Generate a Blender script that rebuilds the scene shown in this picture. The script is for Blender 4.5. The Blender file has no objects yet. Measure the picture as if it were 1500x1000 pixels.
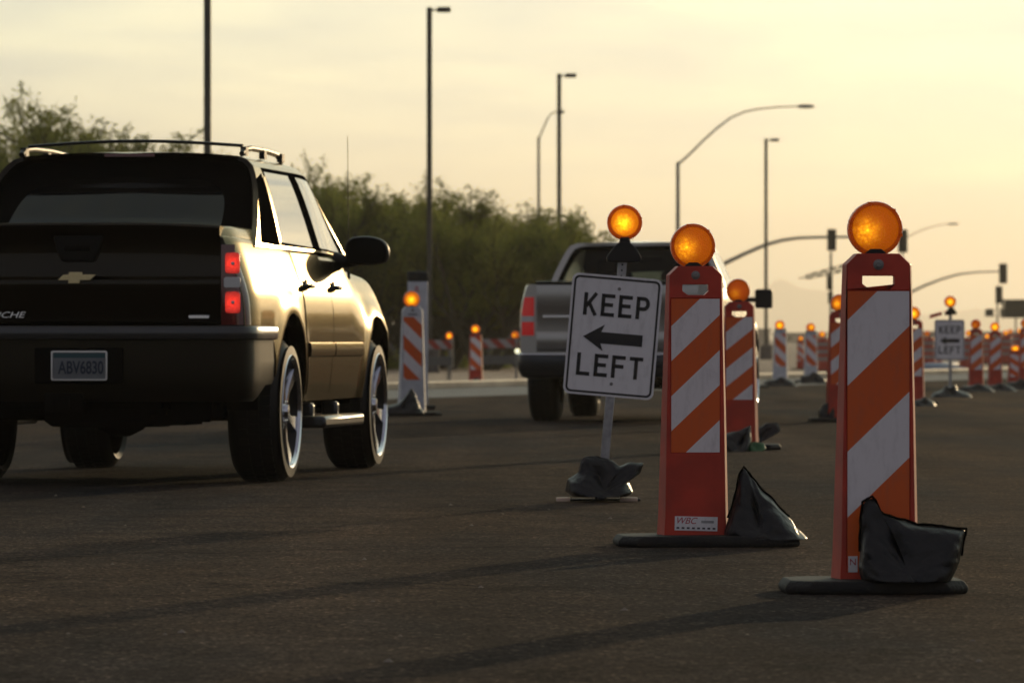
import bpy, math, random
from mathutils import Vector, Matrix, noise
R = math.radians
sc = bpy.context.scene
col = sc.collection

# ------------------------------------------------------------------ camera
F, H, HY = 8000.0, 0.82, 497.0          # focal length in photo pixels, eye height, horizon row
cam_d = bpy.data.cameras.new('camera')
cam = bpy.data.objects.new('camera', cam_d)
col.objects.link(cam)
cam.location = (0, 0, H)
cam.rotation_euler = (R(90), 0, 0)
cam_d.sensor_width = 36
cam_d.lens = F / 1500 * 36
cam_d.shift_y = -(500 - HY) / 1500
cam_d.clip_start = 0.5
cam_d.clip_end = 40000
cam_d.dof.use_dof = True
cam_d.dof.focus_distance = 21.0
cam_d.dof.aperture_fstop = 10
sc.camera = cam

# ------------------------------------------------------------------ light
SUN_AZ, SUN_EL = 18.8, 6.8             # degrees right of the view axis, above the horizon
world = bpy.data.worlds.new('World')
sc.world = world
world.use_nodes = True
nt = world.node_tree
nt.nodes.clear()
wo = nt.nodes.new('ShaderNodeOutputWorld')
bg = nt.nodes.new('ShaderNodeBackground')
sky = nt.nodes.new('ShaderNodeTexSky')
sky.sky_type = 'NISHITA'
sky.sun_disc = False
sky.sun_elevation = R(SUN_EL)
sky.sun_rotation = R(SUN_AZ)
sky.air_density = 0.55
sky.dust_density = 0.8
sky.ozone_density = 1.0
tc = nt.nodes.new('ShaderNodeTexCoord')
mp = nt.nodes.new('ShaderNodeMapping')
mp.inputs['Scale'].default_value = (15, 6, 95)
mp.inputs['Rotation'].default_value = (0, R(4), 0)
cn = nt.nodes.new('ShaderNodeTexNoise')
cn.inputs['Scale'].default_value = 1.0
cn.inputs['Detail'].default_value = 6
cn.inputs['Roughness'].default_value = 0.55
cr = nt.nodes.new('ShaderNodeValToRGB')
cr.color_ramp.elements[0].position = 0.38
cr.color_ramp.elements[0].color = (0.74, 0.765, 0.84, 1)
cr.color_ramp.elements[1].position = 0.66
cr.color_ramp.elements[1].color = (1.22, 1.11, 0.97, 1)
mx = nt.nodes.new('ShaderNodeMix')
mx.data_type = 'RGBA'
mx.blend_type = 'MULTIPLY'
mx.inputs[0].default_value = 1.0
nt.links.new(tc.outputs['Generated'], mp.inputs['Vector'])
nt.links.new(mp.outputs[0], cn.inputs['Vector'])
nt.links.new(cn.outputs['Fac'], cr.inputs['Fac'])
nt.links.new(sky.outputs[0], mx.inputs[6])
nt.links.new(cr.outputs[0], mx.inputs[7])
# a thin even veil of high cloud in front of the clear sky
veil = nt.nodes.new('ShaderNodeMix'); veil.data_type = 'RGBA'; veil.blend_type = 'ADD'; veil.inputs[0].default_value = 1.0
nrm = nt.nodes.new('ShaderNodeVectorMath'); nrm.operation = 'NORMALIZE'
nt.links.new(tc.outputs['Generated'], nrm.inputs[0])
dot = nt.nodes.new('ShaderNodeVectorMath'); dot.operation = 'DOT_PRODUCT'
nt.links.new(nrm.outputs[0], dot.inputs[0])
dot.inputs[1].default_value = (math.sin(R(SUN_AZ)), math.cos(R(SUN_AZ)), 0.10)
vr = nt.nodes.new('ShaderNodeValToRGB')          # cloud scatters most light forwards, near the sun
vr.color_ramp.interpolation = 'EASE'
vr.color_ramp.elements[0].position = 0.25; vr.color_ramp.elements[0].color = (0.33, 0.33, 0.37, 1)
vr.color_ramp.elements[1].position = 1.0; vr.color_ramp.elements[1].color = (1.00, 1.27, 1.12, 1)
nt.links.new(dot.outputs['Value'], vr.inputs['Fac'])
vm = nt.nodes.new('ShaderNodeMix'); vm.data_type = 'RGBA'; vm.blend_type = 'MULTIPLY'; vm.inputs[0].default_value = 1.0
nt.links.new(vr.outputs[0], vm.inputs[6]); nt.links.new(cr.outputs[0], vm.inputs[7])
vs_ = nt.nodes.new('ShaderNodeVectorMath'); vs_.operation = 'SCALE'; vs_.inputs['Scale'].default_value = 29.0
nt.links.new(vm.outputs[2], vs_.inputs[0])
nt.links.new(vs_.outputs[0], veil.inputs[7])
nt.links.new(mx.outputs[2], veil.inputs[6])
nt.links.new(veil.outputs[2], bg.inputs['Color'])
bg.inputs['Strength'].default_value = 0.05
nt.links.new(bg.outputs[0], wo.inputs['Surface'])

sl = bpy.data.lights.new('sun', 'SUN')
sl.energy = 4.0
sl.angle = R(0.5)
sl.color = (1.0, 0.72, 0.40)
sun = bpy.data.objects.new('sun', sl)
col.objects.link(sun)
sd = Vector((math.sin(R(SUN_AZ)) * math.cos(R(SUN_EL)), math.cos(R(SUN_AZ)) * math.cos(R(SUN_EL)), math.sin(R(SUN_EL))))
sun.rotation_euler = sd.to_track_quat('Z', 'Y').to_euler()
sun.location = (60, 120, 40)

sc.view_settings.view_transform = 'Standard'
sc.view_settings.look = 'None'
sc.view_settings.exposure = -1.1
sc.view_settings.gamma = 1.0
sc.cycles.max_bounces = 8
sc.cycles.volume_bounces = 0
sc.cycles.sample_clamp_indirect = 4.0


def P(px, py, Z):
    """a photo pixel at depth Z as a point"""
    return Vector(((px - 750) / F * Z, Z, H - (py - HY) / F * Z))


def G(px, yb):
    """the ground point seen at pixel (px, yb)"""
    Z = H * F / (yb - HY)
    return Vector(((px - 750) / F * Z, Z, 0))


# ------------------------------------------------------------------ materials
def mat(name, color, rough=0.6, metal=0.0, noise_amt=0.0, noise_scale=8.0, bump=0.0, bump_scale=60.0,
        coat=0.0, coat_rough=0.05, spec=0.5, color2=None, emit=None, emit_s=0.0, trans=0.0, alpha=1.0, stretch=None):
    m = bpy.data.materials.new(name)
    m.use_nodes = True
    n, l = m.node_tree.nodes, m.node_tree.links
    b = n['Principled BSDF']
    b.inputs['Roughness'].default_value = rough
    b.inputs['Metallic'].default_value = metal
    b.inputs['Coat Weight'].default_value = coat
    b.inputs['Coat Roughness'].default_value = coat_rough
    b.inputs['Specular IOR Level'].default_value = spec
    b.inputs['Transmission Weight'].default_value = trans
    b.inputs['Alpha'].default_value = alpha
    b.inputs['Base Color'].default_value = (*color, 1)
    if emit:
        b.inputs['Emission Color'].default_value = (*emit, 1)
        b.inputs['Emission Strength'].default_value = emit_s
    t = n.new('ShaderNodeTexCoord')
    vec = t.outputs['Object']
    if stretch:
        mpn = n.new('ShaderNodeMapping')
        mpn.inputs['Scale'].default_value = stretch
        l.new(vec, mpn.inputs['Vector'])
        vec = mpn.outputs[0]
    if noise_amt > 0:
        a = n.new('ShaderNodeTexNoise')
        a.inputs['Scale'].default_value = noise_scale
        a.inputs['Detail'].default_value = 5
        l.new(vec, a.inputs['Vector'])
        r = n.new('ShaderNodeMapRange')
        r.inputs['From Min'].default_value = 0.35
        r.inputs['From Max'].default_value = 0.68
        l.new(a.outputs['Fac'], r.inputs['Value'])
        k = n.new('ShaderNodeMix')
        k.data_type = 'RGBA'
        c2 = color2 if color2 else tuple(c * (1 - noise_amt) for c in color)
        k.inputs[6].default_value = (*color, 1)
        k.inputs[7].default_value = (*c2, 1)
        l.new(r.outputs[0], k.inputs[0])
        l.new(k.outputs[2], b.inputs['Base Color'])
    if bump > 0:
        a2 = n.new('ShaderNodeTexNoise')
        a2.inputs['Scale'].default_value = bump_scale
        a2.inputs['Detail'].default_value = 4
        l.new(vec, a2.inputs['Vector'])
        bp = n.new('ShaderNodeBump')
        bp.inputs['Strength'].default_value = bump
        bp.inputs['Distance'].default_value = 0.01
        l.new(a2.outputs['Fac'], bp.inputs['Height'])
        l.new(bp.outputs[0], b.inputs['Normal'])
    return m


def stripe_mat(name, c1, c2, period, phase, slope):
    """diagonal retroreflective stripes; slope +1 rises to the right"""
    m = bpy.data.materials.new(name)
    m.use_nodes = True
    n, l = m.node_tree.nodes, m.node_tree.links
    b = n['Principled BSDF']
    b.inputs['Roughness'].default_value = 0.38
    t = n.new('ShaderNodeTexCoord')
    s = n.new('ShaderNodeSeparateXYZ')
    l.new(t.outputs['Object'], s.inputs[0])
    a = n.new('ShaderNodeMath'); a.operation = 'MULTIPLY_ADD'
    a.inputs[1].default_value = -slope
    l.new(s.outputs['X'], a.inputs[0]); l.new(s.outputs['Z'], a.inputs[2])
    d = n.new('ShaderNodeMath'); d.operation = 'DIVIDE'; d.inputs[1].default_value = period
    l.new(a.outputs[0], d.inputs[0])
    e = n.new('ShaderNodeMath'); e.operation = 'ADD'; e.inputs[1].default_value = phase + 10
    l.new(d.outputs[0], e.inputs[0])
    f = n.new('ShaderNodeMath'); f.operation = 'FRACT'
    l.new(e.outputs[0], f.inputs[0])
    g = n.new('ShaderNodeMath'); g.operation = 'GREATER_THAN'; g.inputs[1].default_value = 0.5
    l.new(f.outputs[0], g.inputs[0])
    k = n.new('ShaderNodeMix'); k.data_type = 'RGBA'
    k.inputs[6].default_value = (*c1, 1); k.inputs[7].default_value = (*c2, 1)
    l.new(g.outputs[0], k.inputs[0])
    # scuffs and grime with a shape of their own
    ns = n.new('ShaderNodeTexNoise'); ns.inputs['Scale'].default_value = 14; ns.inputs['Detail'].default_value = 8
    ns.inputs['Roughness'].default_value = 0.7
    mpn = n.new('ShaderNodeMapping'); mpn.inputs['Scale'].default_value = (1.6, 1, 0.6)
    l.new(t.outputs['Object'], mpn.inputs['Vector']); l.new(mpn.outputs[0], ns.inputs['Vector'])
    r = n.new('ShaderNodeMapRange'); r.inputs['From Min'].default_value = 0.5; r.inputs['From Max'].default_value = 0.75
    r.inputs['To Max'].default_value = 0.28
    l.new(ns.outputs['Fac'], r.inputs['Value'])
    k2 = n.new('ShaderNodeMix'); k2.data_type = 'RGBA'
    k2.inputs[7].default_value = (0.16, 0.12, 0.10, 1)
    l.new(k.outputs[2], k2.inputs[6]); l.new(r.outputs[0], k2.inputs[0])
    l.new(k2.outputs[2], b.inputs['Base Color'])
    return m


ORANGE = (0.72, 0.085, 0.012)
RED_ORANGE = (0.56, 0.038, 0.014)
SHEET_O = (0.72, 0.105, 0.005)
SHEET_W = (0.80, 0.74, 0.74)
M = {}
M['orange_body'] = mat('orange_plastic', RED_ORANGE, 0.45, noise_amt=0.35, noise_scale=7, bump=0.1, bump_scale=30)
M['white_body'] = mat('white_plastic', (0.62, 0.63, 0.66), 0.45, noise_amt=0.2, noise_scale=9, bump=0.1, bump_scale=30)
M['rubber'] = mat('black_rubber', (0.010, 0.010, 0.010), 0.7, spec=0.3, noise_amt=0.5, noise_scale=12, color2=(0.018, 0.016, 0.013), bump=0.5, bump_scale=70)
M['bag'] = mat('black_bag', (0.0045, 0.005, 0.006), 0.36, noise_amt=0.5, noise_scale=20, color2=(0.011, 0.011, 0.012), bump=0.9, bump_scale=22, spec=0.35)
M['black'] = mat('black_plastic', (0.007, 0.007, 0.008), 0.45, spec=0.35, bump=0.1)
M['matte_black'] = mat('matte_black', (0.005, 0.005, 0.005), 0.9, spec=0.0)
M['sign_white'] = mat('sign_white', (0.80, 0.77, 0.77), 0.4, noise_amt=0.25, noise_scale=6)
M['sign_black'] = mat('sign_black', (0.012, 0.012, 0.012), 0.5)
M['galv'] = mat('galvanised_steel', (0.42, 0.42, 0.42), 0.42, metal=0.8, noise_amt=0.3, noise_scale=25)
M['bronze'] = mat('bronze_paint', (0.028, 0.026, 0.012), 0.45, coat=0.3)
M['grey_pole'] = mat('grey_pole', (0.20, 0.20, 0.18), 0.5, metal=0.3)
M['steel'] = mat('steel_bolt', (0.22, 0.21, 0.20), 0.4, metal=0.9)
M['foot'] = mat('bare_foot', (0.75, 0.55, 0.42), 0.5)
M['chrome'] = mat('chrome', (0.72, 0.72, 0.74), 0.09, metal=1.0)
M['rim_chrome'] = mat('rim_chrome', (0.58, 0.60, 0.66), 0.12, metal=1.0)
M['satin'] = mat('satin_trim', (0.030, 0.030, 0.030), 0.28, metal=0.3, coat=0.5)
M['tyre'] = mat('tyre_rubber', (0.006, 0.006, 0.006), 0.55, spec=0.35, noise_amt=0.4, noise_scale=14, bump=0.2, bump_scale=90)
M['sidewall'] = M['tyre']
M['dark_wheel'] = mat('brake_black', (0.012, 0.012, 0.013), 0.35, spec=0.3)
M['paint1'] = mat('black_paint', (0.012, 0.009, 0.0055), 0.19, metal=0.9, coat=0.30, coat_rough=0.03, spec=0.5, bump=0.012, bump_scale=3)
M['paint1'].node_tree.nodes['Principled BSDF'].inputs['Specular Tint'].default_value = (1.0, 0.86, 0.62, 1)
M['clad'] = mat('grey_cladding', (0.006, 0.005, 0.004), 0.35, spec=0.3)
M['clad'].node_tree.nodes['Principled BSDF'].inputs['Specular Tint'].default_value = (1.0, 0.86, 0.62, 1)
M['paint2'] = mat('silver_paint', (0.42, 0.40, 0.36), 0.32, metal=0.75, coat=1.0, coat_rough=0.05)
M['bumper2'] = mat('dark_bumper', (0.05, 0.055, 0.065), 0.3, metal=0.7)
M['glass1'] = mat('privacy_glass', (0.006, 0.006, 0.006), 0.03, spec=0.09)
M['handle_black'] = mat('handle_black', (0.005, 0.005, 0.005), 0.5, spec=0.12)
M['side_glass'] = mat('side_glass', (0.006, 0.006, 0.006), 0.03, spec=0.55)
M['quarter_glass'] = mat('quarter_glass', (0.004, 0.004, 0.004), 0.5, spec=0.0)
M['red'] = mat('red_lens', (0.35, 0.004, 0.006), 0.2, coat=0.5, emit=(1.0, 0.02, 0.015), emit_s=0.30)
M['red_dark'] = mat('red_lens_dark', (0.10, 0.006, 0.006), 0.12, coat=1.0)
M['clear_lens'] = mat('clear_lens', (0.5, 0.5, 0.5), 0.1, coat=1.0)
M['gold'] = mat('gold_badge', (0.62, 0.50, 0.27), 0.25, metal=0.9)
M['plate'] = mat('plate_paint', (0.17, 0.18, 0.185), 0.45, noise_amt=0.2)
M['plate_band'] = mat('plate_band', (0.02, 0.07, 0.08), 0.45)
M['plate_text'] = mat('plate_text', (0.02, 0.03, 0.05), 0.5)
M['red_print'] = mat('red_print', (0.45, 0.02, 0.04), 0.5)
M['dark_print'] = mat('dark_print', (0.06, 0.04, 0.05), 0.5)
M['flag'] = mat('red_flag', (0.6, 0.04, 0.04), 0.7)
M['signal'] = mat('signal_housing', (0.03, 0.035, 0.022), 0.6)
M['cream'] = mat('cream_paint', (0.72, 0.66, 0.48), 0.55)
M['brown'] = mat('brown_box', (0.22, 0.13, 0.08), 0.8)
M['block'] = mat('block_wall', (0.13, 0.135, 0.13), 0.9, noise_amt=0.25, noise_scale=2)
M['green'] = mat('green_plastic', (0.02, 0.11, 0.03), 0.45)
M['blue'] = mat('blue_tarp', (0.20, 0.26, 0.36), 0.5)
M['drum'] = mat('drum_orange', (0.42, 0.05, 0.018), 0.5)
M['drum_band'] = mat('drum_band', (0.30, 0.24, 0.22), 0.5)
M['pebble'] = mat('pebble', (0.22, 0.18, 0.14), 0.9)


def glassy(name, color, t):
    m = bpy.data.materials.new(name); m.use_nodes = True
    n, l = m.node_tree.nodes, m.node_tree.links
    n.clear()
    o = n.new('ShaderNodeOutputMaterial'); tr = n.new('ShaderNodeBsdfTransparent'); tr.inputs[0].default_value = (*color, 1)
    g = n.new('ShaderNodeBsdfGlossy'); g.inputs['Roughness'].default_value = 0.03
    fr = n.new('ShaderNodeFresnel'); fr.inputs[0].default_value = t
    mxs = n.new('ShaderNodeMixShader')
    l.new(fr.outputs[0], mxs.inputs[0]); l.new(tr.outputs[0], mxs.inputs[1]); l.new(g.outputs[0], mxs.inputs[2])
    l.new(mxs.outputs[0], o.inputs[0])
    return m


M['glass2'] = glassy('tinted_glass', (0.42, 0.44, 0.38), 1.3)

# amber lens: translucent plastic, lit by the low sun behind it and by its own bulb
def amber(name, strength, hot=(-0.018, -0.012), ring=False):
    m = bpy.data.materials.new(name); m.use_nodes = True
    n, l = m.node_tree.nodes, m.node_tree.links
    n.clear()
    o = n.new('ShaderNodeOutputMaterial')
    tl = n.new('ShaderNodeBsdfTranslucent'); tl.inputs[0].default_value = (1.0, 0.33, 0.004, 1)
    df = n.new('ShaderNodeBsdfDiffuse'); df.inputs[0].default_value = (0.75, 0.17, 0.003, 1)
    gl = n.new('ShaderNodeBsdfGlossy'); gl.inputs['Roughness'].default_value = 0.12
    fr = n.new('ShaderNodeFresnel'); fr.inputs[0].default_value = 1.45
    m1 = n.new('ShaderNodeMixShader'); m1.inputs[0].default_value = 0.22 if not ring else 0.28
    l.new(tl.outputs[0], m1.inputs[1]); l.new(df.outputs[0], m1.inputs[2])
    m2 = n.new('ShaderNodeMixShader')
    l.new(fr.outputs[0], m2.inputs[0]); l.new(m1.outputs[0], m2.inputs[1]); l.new(gl.outputs[0], m2.inputs[2])
    t = n.new('ShaderNodeTexCoord')
    v = n.new('ShaderNodeTexVoronoi'); v.inputs['Scale'].default_value = 190
    l.new(t.outputs['Object'], v.inputs['Vector'])
    bp = n.new('ShaderNodeBump'); bp.inputs['Strength'].default_value = 1.0; bp.inputs['Distance'].default_value = 0.004
    l.new(v.outputs['Distance'], bp.inputs['Height'])
    for sh in (tl, df, gl):
        l.new(bp.outputs[0], sh.inputs['Normal'])
    last = m2.outputs[0]
    if not ring:
        mpn = n.new('ShaderNodeVectorMath'); mpn.operation = 'DISTANCE'
        cmb = n.new('ShaderNodeVectorMath'); cmb.operation = 'MULTIPLY'; cmb.inputs[1].default_value = (1, 0, 1)
        l.new(t.outputs['Object'], cmb.inputs[0])
        l.new(cmb.outputs[0], mpn.inputs[0]); mpn.inputs[1].default_value = (hot[0], 0, hot[1])
        rr = n.new('ShaderNodeMapRange'); rr.inputs['From Min'].default_value = 0.0; rr.inputs['From Max'].default_value = 0.075
        rr.inputs['To Min'].default_value = 1.0; rr.inputs['To Max'].default_value = 0.0
        l.new(mpn.outputs['Value'], rr.inputs['Value'])
        pw = n.new('ShaderNodeMath'); pw.operation = 'POWER'; pw.inputs[1].default_value = 2.6
        l.new(rr.outputs[0], pw.inputs[0])
        nz = n.new('ShaderNodeTexNoise'); nz.inputs['Scale'].default_value = 45; nz.inputs['Detail'].default_value = 3
        l.new(t.outputs['Object'], nz.inputs['Vector'])
        vc = n.new('ShaderNodeTexVoronoi'); vc.inputs['Scale'].default_value = 95; l.new(t.outputs['Object'], vc.inputs['Vector'])
        vr_ = n.new('ShaderNodeMapRange'); vr_.inputs['From Max'].default_value = 0.75; vr_.inputs['To Min'].default_value = 1.45; vr_.inputs['To Max'].default_value = 0.55
        l.new(vc.outputs['Distance'], vr_.inputs['Value'])
        mv = n.new('ShaderNodeMath'); mv.operation = 'MULTIPLY'; l.new(nz.outputs['Fac'], mv.inputs[0]); l.new(vr_.outputs[0], mv.inputs[1])
        mm = n.new('ShaderNodeMath'); mm.operation = 'MULTIPLY'; l.new(pw.outputs[0], mm.inputs[0]); l.new(mv.outputs[0], mm.inputs[1])
        ms = n.new('ShaderNodeMath'); ms.operation = 'MULTIPLY_ADD'; ms.inputs[1].default_value = strength * 2; ms.inputs[2].default_value = strength * 0.06
        l.new(mm.outputs[0], ms.inputs[0])
        em = n.new('ShaderNodeEmission'); em.inputs[0].default_value = (1.0, 0.38, 0.008, 1)
        l.new(ms.outputs[0], em.inputs['Strength'])
        ad = n.new('ShaderNodeAddShader'); l.new(last, ad.inputs[0]); l.new(em.outputs[0], ad.inputs[1])
        last = ad.outputs[0]
    if ring:
        em = n.new('ShaderNodeEmission'); em.inputs[0].default_value = (1.0, 0.26, 0.01, 1); em.inputs['Strength'].default_value = 0.07
        ad = n.new('ShaderNodeAddShader'); l.new(last, ad.inputs[0]); l.new(em.outputs[0], ad.inputs[1]); last = ad.outputs[0]
    l.new(last, o.inputs[0])
    return m


M['amber_dim'] = amber('amber_lens', 4.0, hot=(-0.028, -0.008))
M['amber_lit'] = amber('amber_lens_flashing', 11.0, hot=(-0.006, -0.006))
M['amber_ring'] = amber('amber_ring', 0, ring=True)

# ground materials
def ground_mat(name, c1, c2, c3, big, fine, rough, bump, spec=0.4, wear=False):
    m = bpy.data.materials.new(name); m.use_nodes = True
    n, l = m.node_tree.nodes, m.node_tree.links
    b = n['Principled BSDF']; b.inputs['Roughness'].default_value = rough; b.inputs['Specular IOR Level'].default_value = spec
    t = n.new('ShaderNodeTexCoord')
    a = n.new('ShaderNodeTexNoise'); a.inputs['Scale'].default_value = big; a.inputs['Detail'].default_value = 6; a.inputs['Roughness'].default_value = 0.62
    mpn = n.new('ShaderNodeMapping'); mpn.inputs['Scale'].default_value = (1.0, 0.22, 1); mpn.inputs['Rotation'].default_value = (0, 0, R(8))
    l.new(t.outputs['Object'], mpn.inputs['Vector']); l.new(mpn.outputs[0], a.inputs['Vector'])
    r = n.new('ShaderNodeValToRGB')
    r.color_ramp.elements[0].position = 0.36; r.color_ramp.elements[0].color = (*c1, 1)
    r.color_ramp.elements[1].position = 0.66; r.color_ramp.elements[1].color = (*c2, 1)
    l.new(a.outputs['Fac'], r.inputs['Fac'])
    v = n.new('ShaderNodeTexVoronoi'); v.inputs['Scale'].default_value = fine
    l.new(t.outputs['Object'], v.inputs['Vector'])
    sp = n.new('ShaderNodeSeparateColor'); l.new(v.outputs['Color'], sp.inputs[0])
    r2 = n.new('ShaderNodeValToRGB')
    r2.color_ramp.elements[0].position = 0.0; r2.color_ramp.elements[0].color = (0.25, 0.25, 0.25, 1)
    r2.color_ramp.elements[1].position = 0.972; r2.color_ramp.elements[1].color = (1.85, 1.80, 1.72, 1)
    e = r2.color_ramp.elements.new(0.985); e.color = (*c3, 1)
    l.new(sp.outputs[0], r2.inputs['Fac'])
    k = n.new('ShaderNodeMix'); k.data_type = 'RGBA'; k.blend_type = 'MULTIPLY'; k.inputs[0].default_value = 1
    l.new(r.outputs[0], k.inputs[6]); l.new(r2.outputs[0], k.inputs[7])
    if wear:
        # polished tyre tracks along the lane, blotchy stains and hair cracks
        m2 = n.new('ShaderNodeMapping'); m2.inputs['Rotation'].default_value = (0, 0, R(6)); m2.inputs['Scale'].default_value = (1.1, 0.03, 1)
        l.new(t.outputs['Object'], m2.inputs['Vector'])
        tr_ = n.new('ShaderNodeTexNoise'); tr_.inputs['Scale'].default_value = 1.0; tr_.inputs['Detail'].default_value = 4
        l.new(m2.outputs[0], tr_.inputs['Vector'])
        q1_ = n.new('ShaderNodeMapRange'); q1_.inputs['From Min'].default_value = 0.35; q1_.inputs['From Max'].default_value = 0.65
        q1_.inputs['To Min'].default_value = 0.72; q1_.inputs['To Max'].default_value = 1.22
        l.new(tr_.outputs['Fac'], q1_.inputs['Value'])
        st_ = n.new('ShaderNodeTexNoise'); st_.inputs['Scale'].default_value = 2.2; st_.inputs['Detail'].default_value = 8; st_.inputs['Roughness'].default_value = 0.7
        l.new(t.outputs['Object'], st_.inputs['Vector'])
        q2_ = n.new('ShaderNodeMapRange'); q2_.inputs['From Min'].default_value = 0.38; q2_.inputs['From Max'].default_value = 0.62
        q2_.inputs['To Min'].default_value = 0.72; q2_.inputs['To Max'].default_value = 1.15
        l.new(st_.outputs['Fac'], q2_.inputs['Value'])
        wp = n.new('ShaderNodeVectorMath'); wp.operation = 'SCALE'; wp.inputs['Scale'].default_value = 1.5
        l.new(st_.outputs['Color'], wp.inputs[0])
        wa = n.new('ShaderNodeVectorMath'); wa.operation = 'ADD'
        l.new(wp.outputs[0], wa.inputs[0]); l.new(t.outputs['Object'], wa.inputs[1])
        cv = n.new('ShaderNodeTexVoronoi'); cv.feature = 'DISTANCE_TO_EDGE'; cv.inputs['Scale'].default_value = 0.22
        l.new(wa.outputs[0], cv.inputs['Vector'])
        q3_ = n.new('ShaderNodeMapRange'); q3_.inputs['From Min'].default_value = 0.003; q3_.inputs['From Max'].default_value = 0.011
        q3_.inputs['To Min'].default_value = 0.45; q3_.inputs['To Max'].default_value = 1.0
        l.new(cv.outputs['Distance'], q3_.inputs['Value'])
        a1 = n.new('ShaderNodeMath'); a1.operation = 'MULTIPLY'; l.new(q1_.outputs[0], a1.inputs[0]); l.new(q2_.outputs[0], a1.inputs[1])
        a2_ = n.new('ShaderNodeMath'); a2_.operation = 'MULTIPLY'; l.new(a1.outputs[0], a2_.inputs[0]); l.new(q3_.outputs[0], a2_.inputs[1])
        cc_ = n.new('ShaderNodeCombineColor')
        for i_ in range(3):
            l.new(a2_.outputs[0], cc_.inputs[i_])
        kk = n.new('ShaderNodeMix'); kk.data_type = 'RGBA'; kk.blend_type = 'MULTIPLY'; kk.inputs[0].default_value = 1
        l.new(k.outputs[2], kk.inputs[6]); l.new(cc_.outputs[0], kk.inputs[7])
        k = kk
    l.new(k.outputs[2], b.inputs['Base Color'])
    bp = n.new('ShaderNodeBump'); bp.inputs['Strength'].default_value = bump; bp.inputs['Distance'].default_value = 0.006
    l.new(v.outputs['Distance'], bp.inputs['Height'])
    l.new(bp.outputs[0], b.inputs['Normal'])
    return m


M['asphalt'] = ground_mat('asphalt', (0.074, 0.050, 0.034), (0.018, 0.0215, 0.0255), (5.0, 4.6, 4.2), 0.42, 85, 0.9, 0.8, spec=0.014, wear=True)
M['dirt'] = ground_mat('desert_dirt', (0.34, 0.25, 0.17), (0.20, 0.15, 0.11), (1.6, 1.5, 1.4), 0.09, 14, 0.9, 0.3)
M['concrete'] = ground_mat('concrete', (0.12, 0.11, 0.10), (0.07, 0.068, 0.066), (1.3, 1.3, 1.3), 0.3, 50, 0.7, 0.2)
M['pale_kerb'] = mat('kerb_concrete', (0.36, 0.31, 0.24), 0.5, noise_amt=0.65, noise_scale=0.7)
M['bark'] = mat('bark', (0.075, 0.065, 0.035), 0.9, noise_amt=0.3)


def leaf_mat():
    m = bpy.data.materials.new('foliage'); m.use_nodes = True
    n, l = m.node_tree.nodes, m.node_tree.links
    n.clear()
    o = n.new('ShaderNodeOutputMaterial')
    g = n.new('ShaderNodeNewGeometry')
    t = n.new('ShaderNodeTexCoord')
    ns = n.new('ShaderNodeTexNoise'); ns.inputs['Scale'].default_value = 1.3; ns.inputs['Detail'].default_value = 3
    l.new(t.outputs['Object'], ns.inputs['Vector'])
    r = n.new('ShaderNodeValToRGB')
    r.color_ramp.elements[0].position = 0.35; r.color_ramp.elements[0].color = (0.17, 0.20, 0.045, 1)
    r.color_ramp.elements[1].position = 0.68; r.color_ramp.elements[1].color = (0.36, 0.36, 0.085, 1)
    l.new(ns.outputs['Fac'], r.inputs['Fac'])
    d = n.new('ShaderNodeBsdfDiffuse'); tl = n.new('ShaderNodeBsdfTranslucent')
    l.new(r.outputs[0], d.inputs[0]); l.new(r.outputs[0], tl.inputs[0])
    ms = n.new('ShaderNodeMixShader'); ms.inputs[0].default_value = 0.5
    l.new(d.outputs[0], ms.inputs[1]); l.new(tl.outputs[0], ms.inputs[2]); l.new(ms.outputs[0], o.inputs[0])
    return m


M['leaf'] = leaf_mat()

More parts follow.
